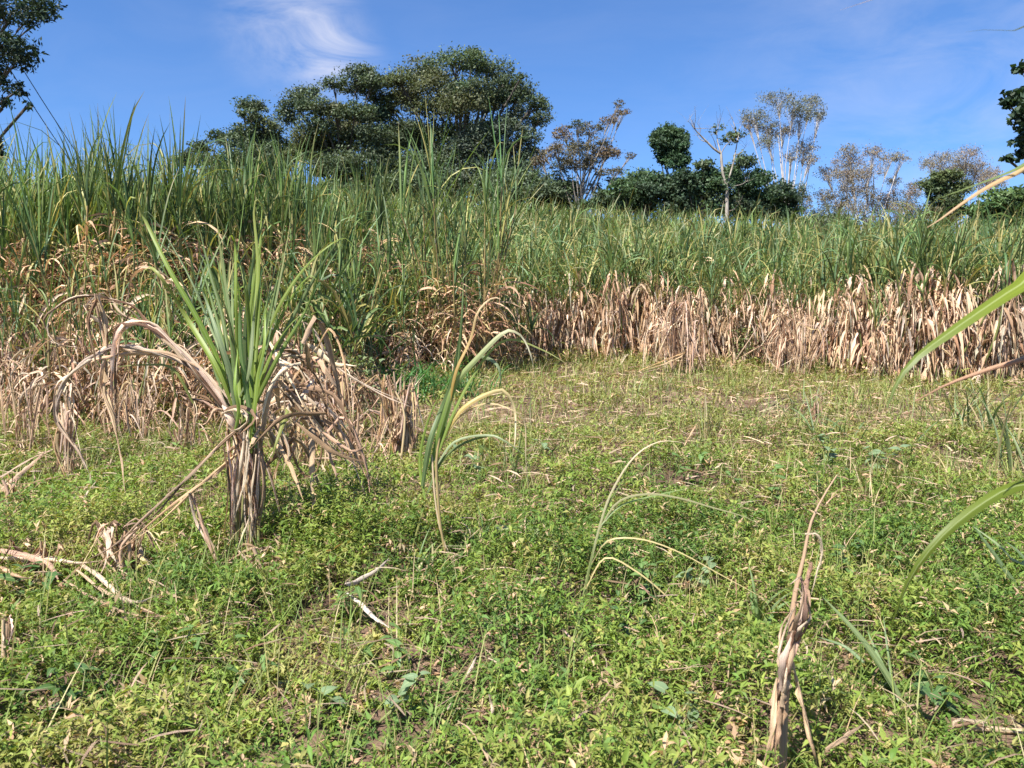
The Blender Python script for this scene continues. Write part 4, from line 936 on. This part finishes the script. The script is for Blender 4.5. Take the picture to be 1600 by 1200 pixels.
reach([(1680, 225, 1.8), (1600, 265, 1.75), (1560, 283, 1.74), (1530, 300, 1.73), (1500, 320, 1.72), (1470, 342, 1.72), (1448, 356, 1.72)], .020, (0.36, 0.26, 0.07), (0.5, 0.32, 0.2), (1.78, 1.95, 1.7), face=(0, -.75, .5), tipk=1.6)
reach([(1680, 220, 1.8), (1600, 258, 1.76), (1560, 275, 1.76), (1520, 290, 1.76), (1460, 312, 1.76)], .020, (0.12, 0.16, 0.05), None, (1.78, 1.97, 1.72), face=(.3, -.4, .85))
reach([(1690, 0, 1.7), (1600, 42, 1.6), (1575, 47, 1.6), (1540, 46, 1.6), (1508, 50, 1.6)], .018, (0.05, 0.07, 0.05), None, (1.8, 1.95, 2.1), face=(0, -.5, .9))
reach([(1500, -80, 1.6), (1420, -25, 1.5), (1360, 0, 1.5), (1335, 8, 1.5), (1312, 16, 1.5)], .009, (0.45, 0.36, 0.3), None, (1.85, 1.95, 2.2), 'dry_leaf', 'dry_leaf', face=(0, -.8, .5))
reach([(1680, 840, 2.1), (1600, 880, 2.1), (1560, 850, 2.1), (1520, 822, 2.15)], .03, GP, None, (1.9, 2.1, .5), face=(-.2, -.5, .9))
for _ in range(18):                                  # unseen leaves arching above the frame, added to shade the lower right corner
    e = np.array([U(.72, 1.25), U(.95, 1.35), U(2.1, 2.35)]); f = np.array([U(1.7, 1.95), U(1.8, 2.1), U(1.7, 2.2)])
    Geo().add(*strap([f, f * .5 + e * .5 + [.1, 0, .45], e], U(.035, .05), jit(CG, 1)[0], segs=14, across=3, face=(0, -.2, 1))).build('leaf', 'cane_leaf', r, b)
for _ in range(26):                                  # the rest of its crown, out of view to the right
    f = np.array([U(1.7, 2.15), U(1.75, 2.2), U(1.1, 2.2)]); az = U(-1.5, 1.5); l = U(.6, 1.1)
    o = np.array([math.cos(az), math.sin(az) * .8, 0]) * l
    Geo().add(*strap([f, f + o * .3 + [0, 0, .3 * l], f + o * .7 + [0, 0, .25 * l], f + o + [0, 0, -.15 * l]], U(.025, .04), jit(CG, 1)[0], segs=12, across=3)).build('leaf', 'cane_leaf', r, b)

# --- fallen dead cane at the lower right, and loose dead leaves in the weeds
b = gnd(1560, 1150)
CLEAR.append((b[0], b[1], .3)); r = empty('fallen_cane', b); tag(r, 'dead cane stick lying in the shade at the lower right corner', 'dead cane')
stalk(r, b[1], [(1490, 1140, .0), (1530, 1138), (1600, 1143), (1700, 1140)], .011, (0.46, 0.34, 0.22))
dry(r, b[1], [(1492, 1132, -.02), (1520, 1130, -.03), (1550, 1140, -.03)], .03, D1); dry(r, b[1], [(1540, 1130, -.02), (1500, 1128, -.03), (1490, 1142, -.03)], .02, D2)
def loose(pts, w, c, label, dz=0.19):
    P = []
    for px, py in pts:
        q = gnd(px, py, dz * U(.6, 1)); P.append(q); CLEAR.append((q[0], q[1], .10))
    o = Geo().add(*strap(P, w, jit(c, 1, .1)[0], rag=.3, curl=.5, mottle=.2, face=(0, -.5, .8), tip=.15, segs=18)).build('fallen_leaf', 'dry_leaf')
    o['label'] = label; o['category'] = 'dead leaf'; o['group'] = 'dead leaves fallen among the weeds'
for a in [([(540, 912), (562, 905), (588, 890), (608, 872)], .032, WHITE, 'bright white dry leaf strip slanting up right in the middle weeds'),
          ([(540, 925), (560, 940), (582, 960), (608, 980)], .030, (0.62, 0.58, 0.46), 'pale striped leaf strip just below the bright white one'),
          ([(128, 880), (160, 905), (190, 932), (215, 940), (250, 928)], .034, D2, 'pale dead leaf curving through weeds below the dead heap'),
          ([(0, 858), (40, 865), (75, 882), (90, 905)], .055, D1, 'broad tan dead leaf lying at the left edge'),
          ([(215, 850), (224, 872), (238, 885)], .05, D2, 'short curled tan leaf end below the bent shoot'),
          ([(0, 765), (35, 735), (70, 705)], .06, D1, 'dead leaf bundle slanting up from the left edge'),
          ([(0, 745), (50, 715), (110, 690), (170, 660)], .035, D2, 'long pale dead strip crossing below the big curled leaf'),
          ([(100, 905), (150, 935), (210, 960), (265, 962)], .02, D1, 'thin dead strip in the dark weeds at lower left'),
          ([(1090, 660), (1078, 680), (1068, 700)], .03, D1, 'short dead strip near the end of the arching blades'),
          ([(725, 1060), (735, 1042), (745, 1025)], .018, D2, 'small pale dead leaf in the central foreground weeds'),
          ([(765, 1085), (770, 1105), (768, 1120)], .016, D2, 'small hanging white leaf scrap in the central foreground'),
          ([(120, 790), (135, 770), (150, 752)], .03, D2, 'short pale dead leaf left of the fallen sticks'),
          ([(0, 885), (25, 900), (60, 905)], .03, D1, 'frayed dead leaf under the broad tan one at left'),
          ([(740, 890), (790, 886), (812, 892)], .010, D2, 'straw-thin dead blade right of the leaning cane foot'),
          ([(1470, 800), (1440, 850), (1420, 880)], .014, (0.5, 0.46, 0.22), 'yellowed thin blade in the right weeds below the arching leaf'),
          ([(90, 915), (130, 880), (190, 845), (260, 800), (310, 765)], .03, D4, 'long straight dead strip slanting up to the nearest clump'),
          ([(0, 870), (60, 872), (120, 880), (160, 876)], .04, D2, 'pale dead leaf lying level in the left foreground'),
          ([(170, 860), (200, 850), (222, 868), (236, 888)], .045, D4, 'golden curled dead leaf in the left foreground'),
          ([(120, 890), (160, 920), (200, 940), (262, 965)], .022, D1, 'thin brown strip running right from the left heap'),
          ([(230, 905), (262, 925), (285, 935)], .022, D1, 'short brown strip left of the nearest clump foot'),
          ([(1290, 1170), (1320, 1150), (1350, 1130)], .02, D1, 'dead leaf scrap at the bottom right of the dead stalk')]:
    loose(*a)

# --- grass tufts
def tuft(px, py, n, L, w, label, col=(0.13, 0.20, 0.065), el=(0.7, 1.45), dp=(0.3, 1.6), pale=0.15, rad=0.05):
    b = gnd(px, py); CLEAR.append((b[0], b[1] - .1, .22)); r = empty('grass_tuft', b); tag(r, label, 'grass tuft', 'grass tufts in the clearing')
    for i in range(n):
        c = jit(col, 1, .2)[0] if rng.random() > pale else jit((0.40, 0.34, 0.18), 1)[0]
        f = b + np.array([rng.normal(0, rad), rng.normal(0, rad), -.01])
        Geo().add(*ribbons([f], U(0, 6.28), U(*el), U(*dp), L * U(.55, 1.1), w * U(.7, 1.2), c, segs=9, across=3, fold=.5, p=1.8, wob=U(-.5, .5), tw1=U(-1, 1))).build('blade', 'cane_leaf', r, b)
tuft(1185, 985, 16, .34, .020, 'blue-green grass tuft in the weeds left of the dead stalk')
tuft(745, 860, 20, .34, .014, 'green grass tuft beside the foot of the leaning cane', (0.10, 0.19, 0.055))
tuft(1105, 690, 22, .62, .014, 'tall thin dry-green tuft in the middle of the clearing', (0.19, 0.22, 0.09), (1.1, 1.5), (.1, .6), .4)
tuft(1320, 690, 30, .60, .020, 'wide grass tuft right of the small dead tuft', (0.13, 0.20, 0.085), (.5, 1.3), (.3, 1.5), .1, .25)
tuft(1500, 680, 26, .85, .026, 'tall loose cane-like grass near the right edge', (0.16, 0.22, 0.10), (.9, 1.5), (.1, 1.2), .2, .2)
tuft(1585, 740, 14, .80, .024, 'upright pale grass at the right edge above the arching leaf', (0.17, 0.23, 0.11), (1.1, 1.5), (.1, .7), .3, .08)
tuft(886, 835, 8, .26, .022, 'small dark sprouting cane shoot in the centre of the weeds', (0.11, 0.16, 0.06), (1.2, 1.5), (.1, .5), 0, .02)
tuft(640, 905, 14, .30, .014, 'fine grass tuft left of the leaning cane foot')
tuft(690, 930, 10, .34, .012, 'thin grass tuft in front of the leaning cane')
tuft(1250, 650, 20, .5, .018, 'soft grass tuft behind the small dead tuft', (0.15, 0.20, 0.09), (.7, 1.4), (.3, 1.2), .25, .2)
tuft(1000, 1185, 9, .22, .012, 'grass sprout at the bottom edge left of centre right')
tuft(880, 1060, 8, .26, .010, 'thin upright grass below the arching blades', (0.17, 0.21, 0.08), (1.2, 1.5), (.05, .4), .3, .03)
tuft(630, 540, 26, .9, .012, 'tall wispy yellow-green grass before the gap in the cane', (0.26, 0.27, 0.09), (1.2, 1.5), (.05, .4), .3, .25)
for i in range(34):                                  # scruffy grass standing above the weeds of the middle ground
    px, py = (U(950, 1600), U(600, 780)) if i % 3 else (U(420, 1100), U(620, 860))
    tuft(px, py, 9, U(.35, .7), U(.008, .018), 'scruffy pale green grass tuft standing above the weeds of the middle ground', (0.17, 0.215, 0.085), (.8, 1.5), (.1, 1.3), .3, U(.03, .14))
b = gnd(1410, 1105); CLEAR.append((b[0] - .1, b[1] + .05, .3)); r = empty('grass_tuft', b); tag(r, 'long pale cane blades lying left from the lower right weeds', 'grass tuft')
for pts, w in [([(1412, 1105), (1380, 1045, .02), (1340, 990, .05), (1285, 932, .1)], .026), ([(1405, 1095), (1375, 1030, .1), (1355, 985, .15)], .018), ([(1370, 1100), (1320, 1082), (1245, 1060, .05)], .016), ([(1350, 1035), (1320, 1010, .1), (1278, 995, .12)], .014), ([(1400, 1100), (1388, 1020, .1), (1380, 960, .2)], .012)]:
    green(r, b[1], pts, w, (0.20, 0.27, 0.13))
b = gnd(1590, 960); r = empty('grass_tuft', b); tag(r, 'broad drooping grass blades at the right edge below the arching leaf', 'grass tuft')
for pts, w in [([(1640, 960), (1590, 915), (1550, 860), (1520, 820)], .028), ([(1640, 930), (1600, 870), (1570, 845)], .022), ([(1640, 990), (1590, 950), (1560, 930)], .018)]:
    green(r, b[1], pts, w, (0.17, 0.24, 0.12))
b = gnd(800, 975); r = empty('grass_tuft', b); tag(r, 'single long pale blade bending right in the central foreground', 'grass tuft')
green(r, b[1], [(742, 1005), (770, 975), (810, 950), (850, 938)], .024, (0.20, 0.27, 0.11)); green(r, b[1], [(742, 1005), (750, 990), (775, 985)], .012, SG)

# --- weeds with broad leaves that can be told apart
def leaf_shape(L, W, col, heart=False, fold=.2):
    s = np.linspace(0, 1, 7); w = W * .5 * np.array([.25, .85, 1, .9, .66, .36, .03]) if not heart else W * .5 * np.array([.7, 1, 1, .85, .6, .32, .03])
    z = -.35 * L * s ** 2
    V = []; R = []
    for i in range(7):
        for u in (-1, 0, 1): V.append((s[i] * L - (0.12 * L if heart and i == 0 and u else 0), u * w[i], z[i] + abs(u) * fold * w[i])); R.append(((u + 1) / 2, s[i] * L))
    F = [(i * 3 + j, i * 3 + 3 + j, i * 3 + 4 + j, i * 3 + 1 + j) for i in range(6) for j in (0, 1)]
    return np.array(V), np.array(F), np.array(R), np.asarray(col, float)
LEAF_MESH = {}
def leaf_mesh(key, *a, **k):
    if key not in LEAF_MESH: LEAF_MESH[key] = Geo().add(*leaf_shape(*a, **k)).mesh('leaf', 'cane_leaf')
    return LEAF_MESH[key]
def broad_weed(px, py, h, n, L, W, col, label, heart=True, name='broadleaf_weed', spread=.12, stems=3):
    b = gnd(px, py); CLEAR.append((b[0], b[1] - .1, .25)); h = h + .08; r = empty(name, b); tag(r, label, 'weed', 'broad-leaved weeds')
    tips = []
    for i in range(stems):
        e = b + np.array([rng.normal(0, spread), rng.normal(0, spread), h * U(.7, 1)])
        Geo().add(*tube([b, (b + e) / 2 + rng.normal(0, .015, 3), e], [.005, .002], (0.16, 0.17, 0.06), sides=5, n=6)).build('stem', 'stalk_skin', r, b); tips.append(e)
    me = leaf_mesh((L, W, tuple(col), heart), L, W, col, heart)
    for i in range(n):
        e = tips[i % stems]; k = U(.3, 1) if i >= stems else 1
        o = bpy.data.objects.new('leaf', me); C.objects.link(o); o.parent = r
        q = b * (1 - k) + e * k - b
        o.location = [float(v) for v in q]; o.rotation_euler = (rng.normal(0, .3), U(-.5, .35), i * 2.4 + U(-.4, .4)); s = U(.6, 1.15); o.scale = (s, s, s)
    return r
BW, BL, BG = (0.20, 0.28, 0.15), (0.12, 0.21, 0.06), (0.085, 0.16, 0.05)
for a in [(1075, 925, .16, 9, .085, .075, BW, 'pale heart-leaved weed in the weeds below the arching blades'), (1300, 740, .34, 16, .12, .09, BW, 'tall grey-green broad-leaved weed in the right of the clearing'),
          (1370, 745, .22, 14, .13, .08, BW, 'spreading grey-green broad-leaved weed right of the tall grey-green one'), (735, 745, .18, 14, .11, .085, BW, 'grey-green broad-leaved weed right of the leaning cane stem'),
          (545, 690, .42, 22, .10, .045, BW, 'upright leafy weed in front of the dead tangle'), (1000, 960, .20, 22, .06, .04, BL, 'bright small-leaved weed in the middle foreground'), (990, 1010, .14, 20, .05, .04, BG, 'dark rounded weed below the bright small-leaved one'),
          (1200, 800, .25, 24, .07, .05, BL, 'fresh green bushy weed left of the dead stalk tip'), (1080, 760, .22, 24, .07, .045, BL, 'fresh green bushy weed under the highest arching blade'), (1330, 905, .16, 22, .05, .04, BG, 'dark leafy weed right of the dead stalk'), (1285, 780, .24, 14, .07, .05, BG, 'dark green weed at the tip of the dead stalk'),
          (800, 850, .06, 5, .10, .09, (0.27, 0.31, 0.14), 'single pale round-leaved weed in the centre'), (850, 720, .12, 6, .10, .07, BW, 'small pale weed on the bare patch'), (1345, 920, .15, 18, .05, .04, BL, 'light leafy weed next to the dark leafy one'),
          (410, 1090, .14, 16, .07, .025, BL, 'narrow-leaved fresh weed at the lower left'), (590, 1130, .10, 10, .06, .05, BW, 'heart-leaved weed near the bottom centre'), (610, 1060, .12, 14, .07, .028, BL, 'long-leaved weed in the lower central weeds'), (1090, 1160, .10, 10, .06, .045, BW, 'pale weed at the bottom left of the dead stalk'),
          (250, 1080, .16, 20, .075, .024, BL, 'narrow-leaved weed left of the lower centre'), (120, 1130, .15, 18, .08, .03, BG, 'dark long-leaved weed at the bottom left'), (40, 950, .16, 14, .09, .05, BG, 'dark broad-leaved weed near the left edge'), (1480, 1120, .12, 14, .07, .05, BG, 'shaded weed at the bottom right'), (520, 965, .14, 18, .07, .022, BL, 'narrow-leaved weed below the dead foot bundle')]:
    broad_weed(*a)
# bushes at the foot of the cane
def shrub(px, py, h, rx, n, col, label, L=.09, W=.04, name='leafy_bush'):
    b = gnd(px, py); r = empty(name, b); tag(r, label, 'bush', 'bushes at the foot of the cane')
    for i in range(7):
        e = b + np.array([rng.normal(0, rx * .5), rng.normal(0, rx * .4), h * U(.6, .95)])
        Geo().add(*tube([b, (b + e) / 2 + rng.normal(0, .03, 3), e], [.008, .003], (0.15, 0.13, 0.07), sides=5, n=6)).build('stem', 'stalk_skin', r, b)
    P = b + np.stack([rng.normal(0, rx * .5, n), rng.normal(0, rx * .45, n), h * (1 - rng.uniform(0, 1, n) ** 1.6 * .95)], -1)
    V, F4, F3, nv = leaf_blades(P, rng.uniform(0, 6.28, n), rng.uniform(-.4, .9, n), L * rng.uniform(.6, 1.2, n), W * rng.uniform(.6, 1.2, n), rng.uniform(.2, 1, n), False)
    tag(Geo().add(V, F4, None, np.repeat(jit(col, n, .25), nv, 0)).build('foliage', 'weed_leaf', r, b, smooth=False), kind='stuff')
shrub(1015, 560, 1.35, .42, 420, (0.13, 0.18, 0.065), 'tall green bush growing in the tan field edge')
shrub(1085, 568, .95, .35, 260, (0.14, 0.19, 0.06), 'small green bush right of the tall one in the tan edge')
shrub(1165, 578, .85, .30, 200, (0.15, 0.19, 0.07), 'thin green bush before the right part of the tan edge')
shrub(880, 560, .9, .4, 220, (0.16, 0.19, 0.06), 'low green bush at the left start of the tan edge')
shrub(560, 660, .8, .3, 200, (0.15, 0.20, 0.09), 'pale leafy bush behind the upright leafy weed')
shrub(255, 615, .7, .4, 200, (0.15, 0.19, 0.085), 'grey-green bush behind the bent dead shoot')
b = gnd(652, 622); r = empty('green_grass_clump', b); tag(r, 'bright emerald grass clump at the gap behind the dead stub', 'grass clump')
m = 340
f = b + np.stack([rng.normal(0, .5, m), rng.normal(0, .3, m), np.zeros(m)], -1)
tag(Geo().add(*ribbons(f, U(0, 6.28, m), U(.7, 1.45, m), U(.5, 2.2, m), U(.4, .95, m), U(.016, .03, m), jit((0.085, 0.21, 0.065), m, .25), segs=6, across=3, fold=.4)).build('blades', 'cane_leaf', r, b), kind='stuff')
GREENS = np.array([(0.140, 0.200, 0.036), (0.106, 0.172, 0.034), (0.195, 0.232, 0.052), (0.080, 0.140, 0.034), (0.250, 0.240, 0.078)])
MOUND = [(U(-.62, .62) * y, y, U(.16, .45), U(.10, .32)) for y in np.sqrt(U(2.0 ** 2, 13.0 ** 2, 190))]
def mound(x, y):
    m = np.zeros_like(x)
    for cx, cy, r, h in MOUND: m = np.maximum(m, h * np.exp(-((x - cx) ** 2 + (y - cy) ** 2) / (r * r)))
    return m
def weeds(geo, n, y0, y1, fine, hmul, lmul, nleaf, wide=1.0, pick=None, band=None):
    x, y = wedge(n, y0, y1)
    if band is not None:
        e = y - edge_depth(col_px(x, y)); k = (e > -band * rng.uniform(0.1, 1, len(x)) ** 1.5); x, y = x[k], y[k]
    clump = vnoise(x, y, 2.3, 3) + 0.6 * vnoise(x, y, 6.0, 4)
    bm = bare_mask(x, y)
    keep = rng.random(len(x)) < np.clip(0.85 + 0.6 * clump, 0.40, 1) * (1 - bm)
    x, y, clump, bm = x[keep], y[keep], clump[keep], bm[keep]
    m = len(x)
    near = 1 - sstep(y, 3.5, 9.0)
    patch = np.clip(1.05 + 0.8 * vnoise(x, y, 0.8, 21) + 0.6 * vnoise(x, y, 1.9, 22), 0.5, 2.1)
    H = hmul * patch * (0.05 + 0.14 * np.clip(0.55 + 0.95 * clump, 0.04, 1.7) * rng.uniform(0.35, 1.3, m)) * (0.55 + 0.45 * near) * (1 - 0.8 * clear_mask(x, y))
    H = H + mound(x, y) * rng.uniform(0.5, 1.1, m) * (1 - 0.8 * clear_mask(x, y))
    sp_ = vnoise(x, y, 1.25, 41) + 0.5 * vnoise(x, y, 3.1, 42) + rng.normal(0, 0.22, m)     # kinds of weed grow in patches
    c = GREENS[np.array([3, 1, 0, 2, 4])[np.clip(((sp_ + 0.75) / 1.5 * 5).astype(int), 0, 4)]]
    if pick is not None: c = GREENS[pick][rng.integers(0, len(pick), m)]
    # the far middle of the clearing is drier and yellower
    dryk = sstep(y, 5.5, 11)[:, None] * (0.55 + 0.3 * vnoise(x, y, 0.9, 8))[:, None]
    c = c * (1 - dryk) + np.array((0.275, 0.250, 0.092)) * dryk
    c = c * (1 + 0.26 * vnoise(x, y, 1.1, 5))[:, None]
    dead = rng.random(m) < 0.075 + 0.07 * dryk[:, 0]
    c[dead] = jit((0.38, 0.27, 0.16), int(dead.sum()))
    lean_a = rng.uniform(0, 6.28, m); lean = rng.uniform(0.1, 0.75, m) * H
    k = rng.uniform(0.15, 1.0, (m, nleaf)); k[:, :3] = rng.uniform(0.9, 1.0, (m, 3))
    g0 = ground(x, y) - 0.005
    px_ = x[:, None] + np.cos(lean_a)[:, None] * lean[:, None] * k ** 1.5; py_ = y[:, None] + np.sin(lean_a)[:, None] * lean[:, None] * k ** 1.5
    pz_ = g0[:, None] + H[:, None] * k
    B = np.stack([px_, py_, pz_], -1).reshape(-1, 3)
    N = m * nleaf
    az = (rng.uniform(0, 6.28, (m, 1)) + np.arange(nleaf)[None] * 2.4 + rng.normal(0, 0.3, (m, nleaf))).ravel()
    el = rng.uniform(-0.35, 1.15, N)
    L = lmul * rng.uniform(0.55, 1.25, N) * np.repeat(rng.uniform(0.7, 1.35, m), nleaf); W = L * rng.uniform(0.16, 0.32, N) * wide
    V, F4, F3, nv = leaf_blades(B, az, el, L, W, rng.uniform(0.1, 0.9, N), fine)
    K = np.repeat(np.clip(np.repeat(c, nleaf, 0) * (1 + rng.uniform(-0.25, 0.25, (N, 1))) * (1 + rng.uniform(-0.07, 0.07, (N, 3))), 0, 1), nv, 0)
    R = np.tile(np.linspace(0, 1, nv)[:, None] * np.ones((1, 2)), (N, 1))
    n0 = geo.n
    geo.add(V, F4, R, K)
    if F3 is not None: geo.F.append(F3 + n0)
    # thin stems
    if fine:
        sel = np.arange(m)
        b = np.stack([x, y, g0], -1); t = np.stack([x + np.cos(lean_a) * lean, y + np.sin(lean_a) * lean, g0 + H], -1)
        w = np.stack([-np.sin(lean_a + 1), np.cos(lean_a + 1), np.zeros(m)], -1) * 0.0016
        V = np.stack([b - w, b + w, t + w * .6, t - w * .6], 1).reshape(-1, 3)
        geo.add(V, np.arange(m * 4).reshape(m, 4), None, np.repeat(np.where(rng.random((m, 1)) < .5, c * 0.9, np.array([[0.22, 0.14, 0.08]])), 4, 0))
g = Geo()
weeds(g, 1700, 1.6, 2.3, True, 1.2, 0.042, 16)
weeds(g, 300, 1.6, 2.3, True, 1.0, 0.030, 14, 1.9, [2, 4])
weeds(g, 20500, 2.3, 5.4, False, 1.2, 0.041, 14)
weeds(g, 3400, 2.3, 5.4, False, 1.0, 0.030, 13, 1.9, [2, 4])
weeds(g, 17500, 5.4, 9.6, False, 1.2, 0.050, 11, 1.1)
weeds(g, 17000, 9.6, 20.0, False, 1.2, 0.068, 8, 1.1)
weeds(g, 42000, 8.5, 21.0, False, 2.8, 0.080, 7, 1.1, [0, 2, 4], 1.3)
tag(g.build('weed_carpet', 'weed_leaf', smooth=False), 'low leafy green weeds carpeting the clearing', 'weeds', kind='stuff')
print('weed verts', g.n)
# blades of grass among the weeds
g = Geo()
for n, y0, y1, L0, W0 in ((6500, 1.7, 5.4, 0.26, 0.0050), (13000, 5.4, 10, 0.26, 0.0065), (20000, 10, 20, 0.34, 0.0105)):
    x, y = wedge(n, y0, y1); k = rng.random(len(x)) < np.clip(0.5 + 1.0 * vnoise(x, y, 1.3, 11), 0.08, 1) * (1 - 0.5 * bare_mask(x, y)); x, y = x[k], y[k]; m = len(x)
    b = np.stack([x, y, ground(x, y)], -1).repeat(2, 0) + rng.normal(0, 0.03, (2 * m, 3)) * np.array([1, 1, 0]); m *= 2
    dk = rng.random(m)[:, None]
    c = np.where(dk < 0.60, jit((0.16, 0.21, 0.055), m, 0.25), np.where(dk < 0.86, jit((0.25, 0.245, 0.09), m, 0.25), jit((0.44, 0.35, 0.2), m, 0.25)))
    g.add(*ribbons(b, U(0, 6.28, m), U(0.7, 1.55, m), U(0.1, 1.3, m), L0 * U(0.4, 1.5, m) * (1 + 0.5 * vnoise(b[:, 0], b[:, 1], 0.7, 31)), W0 * U(0.5, 1.3, m), c, segs=4, fold=0, p=1.8))
tag(g.build('grass', 'weed_leaf'), 'thin green and straw grass blades among the weeds', 'grass', kind='stuff')
# straw and dead leaf scraps on the soil
g = Geo()
for n, y0, y1, L0, W0 in ((4200, 1.7, 5.4, 0.13, 0.006), (7000, 5.4, 10, 0.15, 0.010), (8000, 10, 20, 0.20, 0.016)):
    x, y = wedge(n * 2, y0, y1); k = rng.random(len(x)) < 0.42 + 0.6 * bare_mask(x, y); x, y = x[k], y[k]; m = len(x)
    b = np.stack([x, y, ground(x, y) + U(0.005, 0.20, m)], -1)
    c = np.where((rng.random(m) < 0.6)[:, None], jit((0.47, 0.35, 0.24), m, 0.25), jit((0.25, 0.16, 0.10), m, 0.3))
    g.add(*ribbons(b, U(0, 6.28, m), U(-0.1, 0.35, m), U(0.0, 0.6, m), L0 * U(0.4, 1.7, m), W0 * U(0.5, 1.7, m), c, segs=3, fold=0.4, wob=U(-0.8, 0.8, m), tw0=U(-0.7, 0.7, m), rag=0.2))
tag(g.build('straw_litter', 'dry_leaf'), 'straw and dead leaf scraps scattered on the soil', 'litter', kind='stuff')
